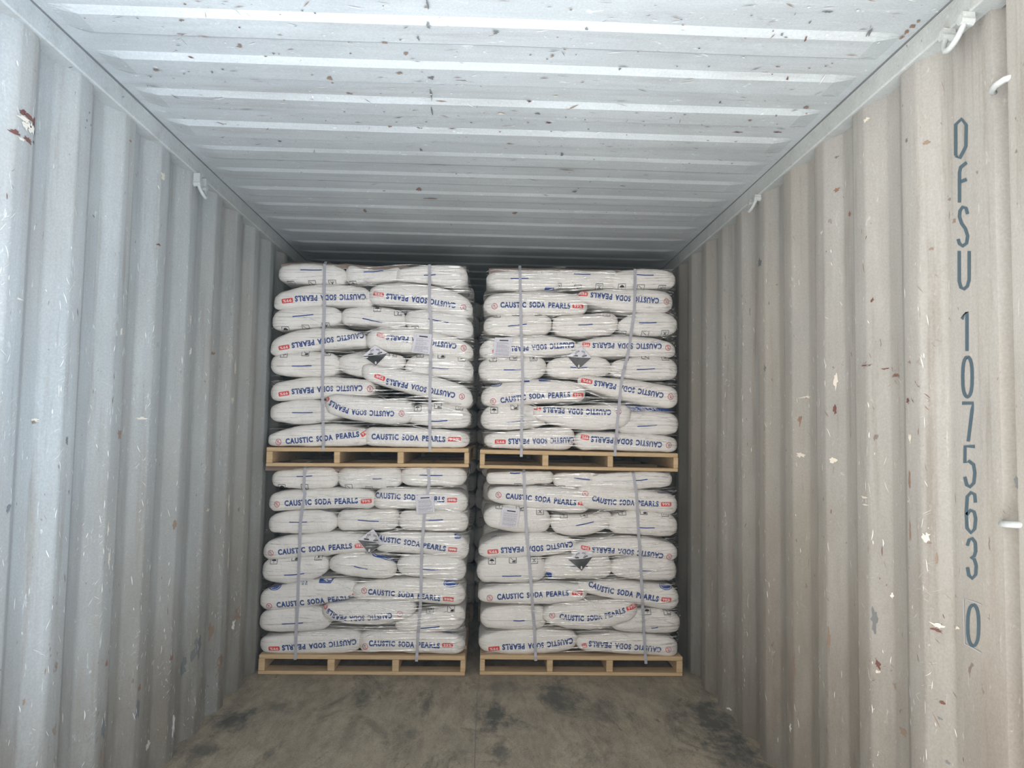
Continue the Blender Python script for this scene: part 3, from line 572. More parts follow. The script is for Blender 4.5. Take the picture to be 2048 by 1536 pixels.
D['UR'] = [
 (8,'E',0,145,830,(192,185,180),(342,357,345),dict(S=[(360,257),(520,257)],B=[(710,346,90,32)])),
 (8,'E',0,740,1330,(178,190,185),(332,337,340),dict(S=[(920,216),(1070,222)],Y=[(780,322),(960,338),(1150,328)],fw=.006)),
 (8,'E',0,1250,1835,(190,172,192),(345,345,330),dict(S=[(1480,228),(1630,232)],Y=[(1350,328),(1520,335),(1710,340)],fw=.012)),
 (7,'L',0,120,1050,(392,367,392),(572,572,572),dict(T=[(270,492),(580,490),(892,502)],G=[(910,502),(1008,504)],L=(218,503),B=[(220,376,90,22)])),
 (7,'L',0,960,1810,(362,345,365),(482,545,557),dict(T=[(1678,458),(1370,435),(1070,402)],G=[(1048,396),(965,386)],L=(1745,462),fw=.02)),
 (6,'E',0,120,730,(595,572,578),(748,757,745),dict(S=[(335,680),(505,662)],Y=[(240,580),(410,562),(610,562)])),
 (6,'E',0,735,1320,(588,580,572),(757,767,742),dict(S=[(960,672),(1090,664)],Y=[(1215,567)])),
 (6,'E',0,1320,1850,(592,552,572),(742,757,747),dict(S=[(1500,652),(1655,650)],Y=[(1360,748),(1560,748),(1735,742)],fw=.012)),
 (5,'L',0,85,960,(795,765,790),(962,947,930),dict(T=[(930,846),(640,866),(330,884)],G=[(315,893),(200,908)])),
 (5,'L',0,900,1835,(805,765,802),(952,947,950),dict(T=[(1702,862),(1400,858),(1088,850)],G=[(1066,848),(998,842)],L=(1760,872),fw=.012)),
 (4,'E',1,75,680,(32,12,20),(228,237,205),dict(S=[(300,134),(455,130)],Y=[(205,36),(385,24),(565,30)])),
 (4,'E',1,680,1260,(35,8,32),(192,202,182),dict(S=[(890,110),(1040,112)],BL=[[(660,38),(760,12),(870,-4)]])),
 (4,'E',1,1250,1850,(42,12,30),(202,217,212),dict(S=[(1480,130),(1640,124)],Y=[(1380,24),(1560,12),(1740,24)],B=[(1240,48,54,40)],fw=.012)),
 (3,'L',1,100,1030,(262,222,240),(452,432,412),dict(T=[(270,404),(580,364),(890,354)],G=[(912,353),(1008,356)],L=(205,412),O=[(220,258,60,26)],B=[(500,232,60,18),(667,224,110,28)])),
 (3,'L',1,960,1855,(195,222,265),(315,412,467),dict(T=[(1718,362),(1410,308),(1102,250)],G=[(1086,245),(990,222)],L=(1780,372),fw=.025)),
 (2,'E',1,95,690,(462,440,470),(662,662,637),dict(S=[(315,600),(480,586)],Y=[(215,496),(395,466)])),
 (2,'M',1,560,1440,(460,448,442),(600,662,652),dict(T=[(1253,512),(960,508),(650,488)],G=[(630,484),(538,470)],L=(1320,505),fw=.035)),
 (2,'E',1,1290,1860,(515,500,520),(692,707,702),dict(S=[(1485,634),(1660,624)],fw=.012)),
 (1,'L',1,125,935,(692,665,642),(822,837,842),dict(T=[(930,756),(640,764),(340,768)],G=[(318,772),(220,772)])),
 (1,'L',1,930,1850,(692,700,722),(842,852,862),dict(T=[(1705,800),(1390,772),(1072,750)],G=[(1058,742),(985,730)],L=(1765,803),fw=.008)),
]
D['LR'] = [
 (8,'E',0,190,790,(112,106,108),(212,217,208),dict(S=[(400,120),(490,120)],Y=[(470,232),(650,235)])),
 (8,'E',0,785,1180,(118,115,120),(232,242,242),dict(S=[(965,158),(1110,176)],Y=[(860,250)],B=[(770,234,80,26)])),
 (8,'E',0,1110,1850,(130,108,118),(242,257,242),dict(S=[(1500,182),(1620,172)],fw=.012)),
 (7,'L',0,200,1120,(242,235,262),(387,442,472),dict(T=[(362,318),(680,345),(988,382)],G=[(1003,384),(1092,386)],L=(298,310))),
 (7,'L',0,1000,1895,(205,255,292),(442,452,482),dict(T=[(1130,336),(1260,370),(1430,376),(1720,390)],G=[(1740,392),(1835,392)],L=(1070,300),B=[(1775,278,110,34)],fw=.015)),
 (6,'E',0,165,765,(415,395,430),(602,642,642),dict(Y=[(305,405),(487,425),(668,460)],fw=-.004)),
 (6,'E',0,760,1310,(487,490,472),(652,672,622),dict(S=[(985,582),(1145,548)],Y=[(880,490),(1060,480)])),
 (6,'E',0,1280,1895,(472,450,482),(652,672,677),dict(S=[(1550,598),(1685,602)],Y=[(1400,468),(1590,462),(1780,478)],fw=.012)),
 (5,'L',0,120,1000,(702,650,682),(872,862,822),dict(T=[(960,748),(660,782),(318,800)],G=[(297,808),(200,816)],B=[(230,640,110,24)])),
 (5,'L',0,950,1895,(722,690,722),(872,852,882),dict(T=[(1762,852),(1450,815),(1128,792)],G=[(1112,788),(1030,775)],L=(1815,858),fw=.012)),
 (4,'E',1,105,725,(-55,-87,-70),(152,157,142),dict(S=[(330,94),(500,92)],Y=[(240,-35),(425,-45),(615,-40)])),
 (4,'E',1,700,1310,(-80,-97,-82),(112,122,117),dict(S=[(930,4),(1090,8)],B=[(745,95,54,70)],RB=[(1305,118,44,28)])),
 (4,'E',1,1300,1890,(-60,-77,-52),(112,132,137),dict(S=[(1510,45),(1690,46)],fw=.012)),
 (3,'L',1,115,1090,(195,160,172),(332,347,322),dict(T=[(285,278),(600,260),(922,246)],G=[(950,246),(1045,248)],L=(220,286),fw=.008)),
 (3,'L',1,1000,1910,(152,150,182),(255,332,392),dict(T=[(1100,162),(1230,214),(1460,250),(1720,298)],G=[(1742,300),(1832,308)],O=[(1795,185,60,34)],fw=.012)),
 (2,'E',1,135,730,(385,360,372),(557,572,562),dict(S=[(430,488),(530,488)])),
 (2,'M',1,690,1540,(365,325,335),(542,577,512),dict(T=[(840,452),(970,468),(1090,472),(1260,446),(1422,398)],G=[(1435,390),(1530,360)],L=(775,446),fw=.035)),
 (2,'E',1,1300,1920,(432,390,420),(582,602,602),dict(S=[(1655,554),(1715,546)],Y=[(1620,415),(1800,418)],fw=.012)),
 (1,'L',1,120,1000,(605,575,588),(777,792,762),dict(T=[(960,668),(660,712),(330,724)],G=[(308,732),(208,738)])),
 (1,'L',1,990,1900,(622,610,642),(762,792,812),dict(T=[(1742,748),(1430,720),(1098,694)],G=[(1082,706),(1040,718)],L=(1805,745),fw=.008)),
]
ORD = {1: 'bottom', 2: 'second', 3: 'third', 4: 'fourth', 5: 'fifth', 6: 'sixth', 7: 'seventh', 8: 'top'}

def lag(t, v):
    a, b_, c = v
    t = max(-1.05, min(1.05, t))
    q = a * (t * (t - 0.7)) / (0.98) + b_ * (1 - t * t / 0.49) + c * (t * (t + 0.7)) / 0.98
    return q
class Bag:
    """a filled sack: rounded along its front edge, tapering to its closed ends"""
    def __init__(s, xc, hl, top, bot, yf, dep, p, seed, amp=1.0):
        s.xc, s.hl, s.top, s.bot, s.yf, s.dep, s.p, s.seed, s.amp = xc, hl, top, bot, yf, dep, p, seed, amp
    def prof(s, t):
        a = min(1.0, abs(t)); d = (1 - a) * s.hl
        zt, zb = lag(t, s.top), lag(t, s.bot)
        zc = (zt + zb) / 2; h0 = max(0.012, (zt - zb) / 2); rc = 0.95 * h0 if s.p < 7 else 1.25 * h0
        q = min(1.0, d / rc); e = max(0.14, (1 - (1 - q) ** 2.3) ** (1 / 2.3)); h = h0 * e
        q2 = min(1.0, d / 0.07); e2 = (1 - (1 - q2) ** 2) ** 0.5
        return zc, h, 0.85 * h, s.yf + 0.05 * (1 - e2)
    def disp(s, x, z, t, ph):
        n = 0.0045 * noise.noise(Vector((x * 7, z * 11, s.seed)))
        n += 0.0016 * (1 - 2 * abs(noise.noise(Vector((x * 13 + z * 9, z * 20 - x * 5, s.seed + 2)))))
        n += 0.0022 * noise.noise(Vector((x * 22, z * 26, s.seed + 5)))
        a = abs(t)
        if a > 0.6: n += 0.004 * (a - 0.6) / 0.4 * noise.noise(Vector((x * 16, z * 55, s.seed + 9)))
        return n * s.amp
    def front(s, t, ph, off=0.0):
        zc, h, r, yf = s.prof(t)
        sn = math.copysign(abs(math.sin(ph)) ** 0.62, math.sin(ph)); cs = abs(math.cos(ph)) ** 0.62
        x = s.xc + t * s.hl; z = zc + h * sn
        d = s.disp(x, z, t, ph) + off
        return Vector((x, yf + r * (1 - cs) - d * cs, z + d * sn))
    def fmap(s, x, z, off):
        """put a printed point that faces the door at (x, z) onto the skin"""
        t = max(-0.985, min(0.985, (x - s.xc) / s.hl)); zc, h, r, yf = s.prof(t)
        v = (z - zc) / h; lim = 0.965; ex = 0.0
        if abs(v) > lim: ex = (abs(v) - lim) * h * 1.6; v = math.copysign(lim, v)
        ph = math.copysign(math.asin(abs(v) ** (1 / 0.62)), v)
        p = s.front(t, ph, off); p.y += ex
        if ex: p.z += math.copysign(0.0008, v)
        return p
    def yat(s, x, z):
        t = (x - s.xc) / s.hl
        if abs(t) >= 1: return None
        zc, h, r, yf = s.prof(t); v = (z - zc) / h
        if abs(v) > 1: return None
        ph = math.asin(abs(v) ** (1 / 0.62)); return yf + r * (1 - abs(math.cos(ph)) ** 0.62)
    def mesh(s, name, ns=44, nf=16, nm=6):
        v, f = [], []
        ts = []
        for i in range(ns + 1):
            q = 2 * i / ns - 1; ts.append(math.copysign(1 - (1 - abs(q)) ** 1.5, q))
        ring = None
        for t in ts:
            zc, h, r, yf = s.prof(t); x = s.xc + t * s.hl; row = []
            for k in range(nf + 1):
                row.append(s.front(t, -math.pi / 2 + math.pi * k / nf))
            yb = 2 * s.yf + s.dep - yf
            for k in range(1, nm):
                u = k / nm; y = yf + r + (yb - yf - 2 * r) * u
                row.append(Vector((x, y, zc + h * (1 + 0.05 * math.sin(math.pi * u)) + 0.003 * noise.noise(Vector((x * 9, y * 9, s.seed))))))
            for k in range(nf // 2 + 1):
                a = math.pi / 2 - math.pi * k / (nf // 2)
                sn = math.copysign(abs(math.sin(a)) ** 0.62, math.sin(a)); cs = abs(math.cos(a)) ** 0.62
                z = zc + h * sn; d = s.disp(x, z + 3, t, a)
                row.append(Vector((x, yb - r * (1 - cs) + d * cs, z)))
            for k in range(1, nm):
                u = 1 - k / nm; y = yf + r + (yb - yf - 2 * r) * u
                row.append(Vector((x, y, zc - h)))
            ring = len(row); v += row
        for i in range(ns):
            for k in range(ring):
                a = i * ring + k; b_ = i * ring + (k + 1) % ring
                f.append((a, b_, b_ + ring, a + ring))
        f.append(tuple(range(ring))[::-1] if False else tuple(range(ring))); f.append(tuple(ns * ring + k for k in range(ring))[::-1])
        loc = Vector((s.xc, s.yf + s.dep / 2, min(q.z for q in v)))
        f = [q[::-1] for q in f]
        o = mesh_obj(name, v, f, M['sack'], None, None, True, loc)
        return o, loc

# lettering prototypes, flat, cut fine enough to lie on a curved sack
def text_proto(body, bold=0.02, space=1.1, cuts_v=4, cuts_u=0):
    cu = bpy.data.curves.new('t', 'FONT'); cu.body = body; cu.offset = bold; cu.space_character = space; cu.resolution_u = 3; cu.size = 1
    ob = bpy.data.objects.new('t', cu); COL.objects.link(ob)
    dg = bpy.context.evaluated_depsgraph_get(); me = bpy.data.meshes.new_from_object(ob.evaluated_get(dg))
    bpy.data.objects.remove(ob); bpy.data.curves.remove(cu)
    bm = bmesh.new(); bm.from_mesh(me); bpy.data.meshes.remove(me)
    xs = [v.co.x for v in bm.verts]; ys = [v.co.y for v in bm.verts]
    x0, x1, y0, y1 = min(xs), max(xs), min(ys), max(ys)
    for k in range(1, cuts_v + 1):
        bmesh.ops.bisect_plane(bm, geom=bm.verts[:] + bm.edges[:] + bm.faces[:], plane_co=(0, y0 + (y1 - y0) * k / (cuts_v + 1), 0), plane_no=(0, 1, 0))
    for k in range(1, cuts_u + 1):
        bmesh.ops.bisect_plane(bm, geom=bm.verts[:] + bm.edges[:] + bm.faces[:], plane_co=(x0 + (x1 - x0) * k / (cuts_u + 1), 0, 0), plane_no=(1, 0, 0))
    bm.verts.index_update()
    V = [((v.co.x - x0) / (x1 - x0), (v.co.y - y0) / (y1 - y0) - 0.5) for v in bm.verts]
    F = [tuple(v.index for v in f.verts) for f in bm.faces]; bm.free()
    return V, F
TXT = ([], [])
for _w, _a, _c in (('CAUSTIC', 0.0, 0.368), ('SODA', 0.414, 0.64), ('PEARLS', 0.684, 1.0)):
    _V, _F = text_proto(_w, 0.052, 1.16, 3); _n = len(TXT[0])
    TXT[0].extend((_a + u * (_c - _a), v) for u, v in _V); TXT[1].extend(tuple(_n + q for q in f) for f in _F)
PCT = text_proto('99%', 0.01, 1.1, 3)
MIC = text_proto('MADE IN CHINA', 0.015, 1.1, 2)
CHN = text_proto('CHINA', 0.015, 1.1, 2)
SOS = text_proto('SOI', 0.02, 1.0, 2)
SAS = text_proto('SAS', 0.02, 1.0, 2)
GLY_Y = text_proto('Y', 0.02, 1, 2); GLY_L = text_proto('L', 0.02, 1, 2); EIGHT = text_proto('8', 0.03, 1, 1)
def grid_poly(outline, step):
    """fill a flat outline with small faces so that it can lie on a curve"""
    bm = bmesh.new(); vs = [bm.verts.new((x, y, 0)) for x, y in outline]; bm.faces.new(vs)
    xs = [p[0] for p in outline]; ys = [p[1] for p in outline]
    for ax, lo, hi in ((0, min(xs), max(xs)), (1, min(ys), max(ys))):
        k = lo + step
        while k < hi:
            bmesh.ops.bisect_plane(bm, geom=bm.verts[:] + bm.edges[:] + bm.faces[:], plane_co=(k if ax == 0 else 0, k if ax == 1 else 0, 0), plane_no=(1, 0, 0) if ax == 0 else (0, 1, 0)); k += step
    bmesh.ops.triangulate(bm, faces=[f for f in bm.faces if len(f.verts) > 4]); bm.verts.index_update()
    V = [(v.co.x, v.co.y) for v in bm.verts]; F = [tuple(v.index for v in f.verts) for f in bm.faces]; bm.free(); return V, F
def rrect(w, h, r, n=4):
    o = []
    for cx, cy, a0 in ((w / 2 - r, h / 2 - r, 0), (-w / 2 + r, h / 2 - r, 90), (-w / 2 + r, -h / 2 + r, 180), (w / 2 - r, -h / 2 + r, 270)):
        for i in range(n + 1):
            a = math.radians(a0 + 90 * i / n); o.append((cx + r * math.cos(a), cy + r * math.sin(a)))
    return o
def ellipse(w, h, n=24): return [(w / 2 * math.cos(2 * math.pi * i / n), h / 2 * math.sin(2 * math.pi * i / n)) for i in range(n)]
class Print:
    """collects flat ink shapes given in photo pixels and lays them on one sack"""
    def __init__(s, bag): s.b = bag; s.v = []; s.f = []; s.m = []; s.mats = []
    def key(s, k):
        if k not in s.mats: s.mats.append(k)
        return s.mats.index(k)
    def add(s, P, F, k, lift=0.0014):
        n = len(s.v); mi = s.key(k)
        for (px, py) in P:
            q = at(px, py, 1, s.b.yf); q = at(px, py, 1, s.b.yf + 0.012)
            s.v.append(s.b.fmap(q.x, q.z, lift))
        for f in F: s.f.append(tuple(n + i for i in f)); s.m.append(mi)
    def along(s, proto, path, hpx, k, lift=0.0014):
        V, F = proto; L = [0.0]
        for a, c in zip(path[:-1], path[1:]): L.append(L[-1] + math.hypot(c[0] - a[0], c[1] - a[1]))
        T = L[-1]; P = []
        def pos(u):
            d = u * T
            for i in range(len(path) - 1):
                if d <= L[i + 1] or i == len(path) - 2:
                    q = (d - L[i]) / (L[i + 1] - L[i]); return (path[i][0] + q * (path[i + 1][0] - path[i][0]), path[i][1] + q * (path[i + 1][1] - path[i][1]))
        for u, w in V:
            a, c = pos(max(0, u - 0.06)), pos(min(1, u + 0.06)); dx, dy = c[0] - a[0], c[1] - a[1]; l = math.hypot(dx, dy)
            dx, dy = dx / l, dy / l; p = pos(u); P.append((p[0] + dy * w * hpx, p[1] - dx * w * hpx))
        s.add(P, F, k, lift)
    def shape(s, proto, c, ang, k, sx=1, sy=1, lift=0.0012):
        V, F = proto; ca, sa = math.cos(ang), math.sin(ang)
        s.add([(c[0] + ca * u * sx + sa * w * sy, c[1] + sa * u * sx - ca * w * sy) for u, w in V], F, k, lift)
    def line(s, pts, w, k, lift=0.0014, sub=3):
        P = []
        for a, c in zip(pts[:-1], pts[1:]):
            for i in range(sub): P.append((a[0] + (c[0] - a[0]) * i / sub, a[1] + (c[1] - a[1]) * i / sub))
        P.append(pts[-1]); rb = ribbon2d(P, w); V = []; F = []
        for i, (a, c) in enumerate(rb): V += [tuple(a), tuple(c)]
        for i in range(len(rb) - 1): F.append((2 * i, 2 * i + 1, 2 * i + 3, 2 * i + 2))
        s.add(V, F, k, lift)
    def build(s, name, parent, loc):
        if not s.v: return None
        if loc is None: loc = parent.parent.location
        o = mesh_obj(name, s.v, s.f, [M[k] for k in s.mats], parent, s.m, False, loc); return o

BAGS = {k: [] for k in ST}
def symbol(pr, c, kind):
    x, y = c; w, h = 14.0, 11.5
    for a, e in (((-w/2, -h/2), (w/2, -h/2)), ((w/2, -h/2), (w/2, h/2)), ((w/2, h/2), (-w/2, h/2)), ((-w/2, h/2), (-w/2, -h/2))):
        pr.line([(x + a[0], y + a[1]), (x + e[0], y + e[1])], 1.0, 'black_ink')
    if kind == 0:      # keep dry: umbrella
        pr.add([(x - 5, y), (x - 3.5, y - 2.6), (x, y - 4), (x + 3.5, y - 2.6), (x + 5, y)], [(0, 1, 2, 3, 4)], 'black_ink')
        pr.line([(x, y), (x, y + 4)], 1.0, 'black_ink')
    elif kind == 1:    # no hooks / handling: dark corner
        pr.add([(x - 1, y + 4.5), (x - 1, y + 2), (x + 5.5, y - .5), (x + 5.5, y + 4.5)], [(0, 1, 2, 3)], 'black_ink'); pr.line([(x - 5, y - 4), (x + 2, y + 1)], 0.9, 'black_ink')
    else:              # this way / keep away from heat
        pr.line([(x - 4, y - 3.5), (x + 4, y + 3.5)], 0.9, 'black_ink'); pr.line([(x + 4, y - 3.5), (x - 4, y + 3.5)], 0.9, 'black_ink'); pr.line([(x, y - 4), (x, y + 4)], 0.9, 'black_ink')

for sk, rows in D.items():
    S = ST[sk]
    count = {}
    per = {}
    for r_ in rows: per[r_[0]] = per.get(r_[0], 0) + 1
    for ri, (lay, kind, zr, x0, x1, tp, bt, pd) in enumerate(rows):
        def px(p, zr=zr): return (S['ox'] + p[0] / Z, S['oy'][zr] + p[1] / Z)
        fw = pd.get('fw', 0.0); yf = S['y'] - fw + (0.004 if kind == 'E' else 0.0)
        A, B_ = px((x0, 0))[0], px((x1, 0))[0]
        def zz(u, yy):
            return at(A + (B_ - A) * (0.5 + u / 2), px((0, yy))[1], 1, yf + 0.02).z
        top = tuple(zz(u, yy - 4) for u, yy in zip((-.7, 0, .7), tp)); bot = tuple(zz(u, yy + 4) for u, yy in zip((-.7, 0, .7), bt))
        ym = px((0, (tp[1] + bt[1]) / 2))[1]
        xa, xb = max(-1.168, at(A, ym, 1, yf + 0.03).x), at(B_, ym, 1, yf + 0.03).x
        dep = 0.36 if kind in 'LM' else 0.54
        bag = Bag((xa + xb) / 2, (xb - xa) / 2, top, bot, yf, dep, 6.5 if kind == 'E' else 8.0, ri * 3.7 + sum(map(ord, sk)))
        BAGS[sk].append(bag)
        o, loc = bag.mesh('sack')
        k = count.get(lay, 0); count[lay] = k + 1
        place = ('left', 'right')[k] if per[lay] == 2 else ('left', 'middle', 'right')[k]
        layer = ORD[lay] + (' layer' if lay in (1, 8) else ' layer up')
        if kind == 'L':
            flip = pd['T'][0][0] > pd['T'][-1][0]
            lab = 'white sack with %s blue lettering, %s in the %s, %s stack' % ('upside-down' if flip else 'upright', place, layer, S['name'])
        elif kind == 'M':
            lab = 'white sack with bent lettering squeezed in the %s of %s, %s stack' % (place, layer, S['name'])
        else:
            lab = 'white sack end with stitched seam, %s in the %s, %s stack' % (place, layer, S['name'])
        prop(o, lab, 'sack', 'sacks facing the door on the %s pallet' % S['name'])
        if 'T' in pd:
            pr = Print(bag); pr.along(TXT, [px(p) for p in pd['T']], 11.3, 'blue_ink'); pr.build('printed_lettering', o, loc)
        if 'G' in pd:
            pr = Print(bag); a, c = px(pd['G'][0]), px(pd['G'][1]); ln = math.hypot(c[0] - a[0], c[1] - a[1]); an = math.atan2(c[1] - a[1], c[0] - a[0])
            ln = max(ln, 9.0)
            mid = ((a[0] + c[0]) / 2, (a[1] + c[1]) / 2)
            pr.shape(grid_poly(rrect(ln, 8.6, 2.2), 3.0), mid, an, 'red_ink')
            g = pr.build('purity_badge', o, loc); g['label'] = 'red badge reading 99%'
            pr = Print(bag); pr.shape(([((u - .5) * ln * .74, w * 5.2) for u, w in PCT[0]], PCT[1]), mid, an, 'white_ink', lift=0.0024)
            pr.build('badge_digits', g, None)
        if 'L' in pd:
            pr = Print(bag); c = px(pd['L']); tpth = [px(p) for p in pd['T']]; an = math.atan2(tpth[-1][1] - tpth[0][1], tpth[-1][0] - tpth[0][0])
            ring = [(c[0] + 5.3 * math.cos(i * math.pi / 10), c[1] + 5.3 * math.sin(i * math.pi / 10)) for i in range(21)]
            pr.line(ring, 1.1, 'ring_red', sub=1)
            lg = pr.build('round_logo', o, loc); pr = Print(bag)
            pr.shape(([(-3.3 + u * 3.6, w * 6.4) for u, w in GLY_Y[0]], GLY_Y[1]), c, an, 'blue_ink')
            pr.shape(([(0.4 + u * 3.0, w * 6.0) for u, w in GLY_L[0]], GLY_L[1]), c, an, 'red_ink')
            pr.build('logo_letters', lg, None)
        if 'S' in pd:
            pr = Print(bag); a, c = [px(p) for p in pd['S']]; dx, dy = (c[0] - a[0]), (c[1] - a[1]); L_ = math.hypot(dx, dy); sl = dy / dx
            w0, w1 = A + 0.10 * (B_ - A), A + 0.92 * (B_ - A)
            pts = [(w0, a[1] + (w0 - a[0]) * sl * .4), a, ((a[0] + c[0]) / 2, (a[1] + c[1]) / 2 + .4), c, (w1, c[1] + (w1 - c[0]) * sl * .4)]
            pr.line(pts, 0.9, 'seam_fold', 0.0010, 5)
            pr.line([a, ((a[0] + c[0]) / 2, (a[1] + c[1]) / 2 + .5), c], 1.9, 'navy_thread', 0.0022, 4)
            pr.build('stitched_seam', o, loc)
        if 'Y' in pd:
            for q, p in enumerate(pd['Y']):
                pr = Print(bag); symbol(pr, px(p), q % 3); pr.build('handling_symbol', o, loc)
        for (cx, cy, w, h) in pd.get('B', []):
            pr = Print(bag); pr.shape(grid_poly(rrect(w / Z, h / Z, min(w, h) / Z * .25), 3.5), px((cx, cy)), 0, 'royal_blue_ink'); pr.build('blue_print', o, loc)
        for pts in pd.get('BL', []):
            pr = Print(bag); pr.line([px(p) for p in pts], 3.2, 'royal_blue_ink', sub=4); pr.build('blue_print', o, loc)
        for (cx, cy, w, h) in pd.get('O', []):
            pr = Print(bag)
            pr.shape(grid_poly(ellipse(w * 2.1 / Z, h * 2.2 / Z), 3.5), px((cx, cy)), 0, 'royal_blue_ink')
            el = ellipse(w * 1.75 / Z, h * 1.75 / Z); pr.line([(px((cx, cy))[0] + u, px((cx, cy))[1] + w_) for u, w_ in el + el[:1]], 0.8, 'white_ink', 0.0022, 1)
            pr.build('blue_print', o, loc)
        for (cx, cy, w, h, an) in pd.get('C', []):
            pr = Print(bag)
            pr.shape(grid_poly(rrect(w / Z, h / Z, 4), 3.5), px((cx, cy)), an, 'royal_blue_ink')
            rr = rrect(w / Z - 4, h / Z - 4, 3); ca, sa = math.cos(an), math.sin(an)
            pr.line([(px((cx, cy))[0] + ca * u - sa * w_, px((cx, cy))[1] + sa * u + ca * w_) for u, w_ in rr + rr[:1]], 0.8, 'white_ink', 0.0022, 1)
            pr.shape(([((u - .5) * w / Z * .7, w_ * 8) for u, w_ in CHN[0]], CHN[1]), px((cx, cy)), an, 'white_ink', lift=0.0022)
            pr.build('blue_print', o, loc)
        for (cx, cy, w, h) in pd.get('A', []):
            pr = Print(bag)
            c = px((cx, cy)); w /= Z; h /= Z
            pr.shape(grid_poly([(-w/2, -h/2), (w*.22, -h/2), (w*.4, h*.15), (w/2, h*.62), (w*.2, h*.35), (-w/2, h*.25)], 3.5), c, 0, 'royal_blue_ink')
            pr.shape(([(-w*.28, -h*.1), (w*.0, h*.12), (w*.02, -h*.02), (w*.25, -h*.04), (w*.25, -h*.16), (w*.02, -h*.18), (w*.0, -h*.3)], [(0, 1, 2, 3, 4, 5, 6)]), c, 0, 'white_ink', lift=0.0024)
            pr.build('blue_print', o, loc)
        for p in pd.get('X', []):
            pr = Print(bag)
            c = px(p)
            pr.shape(([((u - .5) * 9, w * 4.6 + 0) for u, w in SOS[0]], SOS[1]), (c[0] - 4, c[1]), math.pi / 2, 'blue_ink')
            pr.shape(([((u - .5) * 9, w * 4.6 + 0) for u, w in SAS[0]], SAS[1]), (c[0] + 3, c[1]), math.pi / 2, 'blue_ink')
            pr.build('blue_print', o, loc)
        pr = Print(bag)
        for (cx, cy, w, h) in pd.get('RB', []): pr.shape(grid_poly([(-w/2/Z, -h/2/Z), (w/2/Z, -h/2/Z), (w/9/Z, 0), (0, h/2/Z), (-w/4/Z, h/6/Z)], 4), px((cx, cy)), 0, 'red_ink')
        pr.build('red_tag', o, loc)
        pr = Print(bag)
        for pts in pd.get('K', []):
            q = [px(p) for p in pts]
            for a, c in zip(q[:-1], q[1:]):
                for i in range(9):
                    u = (i + R.random() * .5) / 9; x, y = a[0] + (c[0] - a[0]) * u, a[1] + (c[1] - a[1]) * u
                    pr.line([(x, y - 1.3), (x + R.uniform(.2, 1.6), y + R.uniform(.2, 1.2))], 0.8, 'black_ink', sub=1)
        pr.build('small_print', o, loc)

# the blue banner lying open between two layers of the upper right stack, printed on the sack under it
_b = BAGS['UR'][17]
pr = Print(_b)
def pxu(p): return (940 + p[0] / Z, 710 + p[1] / Z)
_pts = [(1330, 442), (1440, 450), (1600, 462), (1790, 486)]
_low = [(1440, 515), (1520, 506), (1640, 502), (1800, 500)]
V = [pxu(p) for p in _pts] + [pxu(p) for p in _low]
base_z = None
bv = []
for i in range(4):
    q = at(*V[i], 1, _b.yf + 0.05); bv.append(q)
for i in range(4):
    q = at(*V[4 + i], 1, _b.yf + 0.028); bv.append(q)
bp_ = MB(); n0 = len(bp_.v); bp_.v += bv
for i in range(3): bp_.f.append((i, i + 1, 5 + i, 4 + i)); bp_.m.append(0)
import_txt = []
def bil(u, w):
    i = min(2, int(u * 3)); fu = u * 3 - i
    a = bv[i].lerp(bv[i + 1], fu); c = bv[4 + i].lerp(bv[5 + i], fu); return c.lerp(a, w) + Vector((0, -0.002, 0))
n0 = len(bp_.v)
for u, w in MIC[0]: bp_.v.append(bil(0.05 + 0.9 * u, 0.5 + w * 0.62))
for f in MIC[1]: bp_.f.append(tuple(n0 + i for i in f)); bp_.m.append(1)
_bo = [o for o in bpy.data.objects if o.get('label', '') == 'white sack end with stitched seam, right in the second layer up, upper right stack'][0]
bp_.build('blue_print', [M['royal_blue_ink'], M['white_ink']], _bo, False, _bo.location.copy())

# ---------------------------------------------------------------- pallets
def pallet(sk, corners_px, posts, label, ydepth=1.1):
    """corners: left, right, top and bottom of the front face in photo pixels"""
    S = ST[sk]; yf = S['y'] - 0.012
    (xl, yl), (xr, yr), hpx = corners_px
    pl, prr = at(xl, yl, 1, yf), at(xr, yr, 1, yf)
    w = prr.x - pl.x; tilt = math.atan2(prr.z - pl.z, w); h = hpx / FPX * (pl - CAM).dot(FWD)
    root = empty('wooden_pallet', Vector(((pl.x + prr.x) / 2, yf + ydepth / 2, (pl.z + prr.z) / 2)))
    root.rotation_euler = (0, -tilt, 0)
    prop(root, label, 'pallet', 'wooden pallets')
    tb, bb = 0.022, 0.018
    for i in range(6):
        y0 = -ydepth / 2 + i * (ydepth - 0.1) / 5
        s = MB(); s.box(-w / 2 + R.uniform(0, .004), w / 2 - R.uniform(0, .004), y0, y0 + 0.1, h - tb, h, 0, 0.0025); s.build('deck_board', M['pine'], root)
    for (pa, pb) in posts:
        a = (pa - xl) / (xr - xl) * w - w / 2; c = (pb - xl) / (xr - xl) * w - w / 2
        s = MB(); s.box(a, c, -ydepth / 2 + R.uniform(.001, .005), ydepth / 2 - .002, bb, h - tb, 0, 0.003); s.build('stringer', M['pine'], root)
    for y0 in (-ydepth / 2, -0.05, ydepth / 2 - 0.1):
        s = MB(); s.box(-w / 2, w / 2 - R.uniform(0, .004), y0, y0 + 0.1, 0.0, bb, 0, 0.0025); s.build('bottom_board', M['pine'], root)
    return root
PAL = {}
def zx(sk, x): return ST[sk]['ox'] + x / Z
PAL['UL'] = pallet('UL', ((zx('UL', 95), 932.5), (zx('UL', 1905), 934.5), 38.0), [(zx('UL', a), zx('UL', c)) for a, c in ((95, 150), (695, 748), (1262, 1318), (1862, 1905))], 'pale wooden pallet resting on the lower left sacks, carrying the upper left stack')
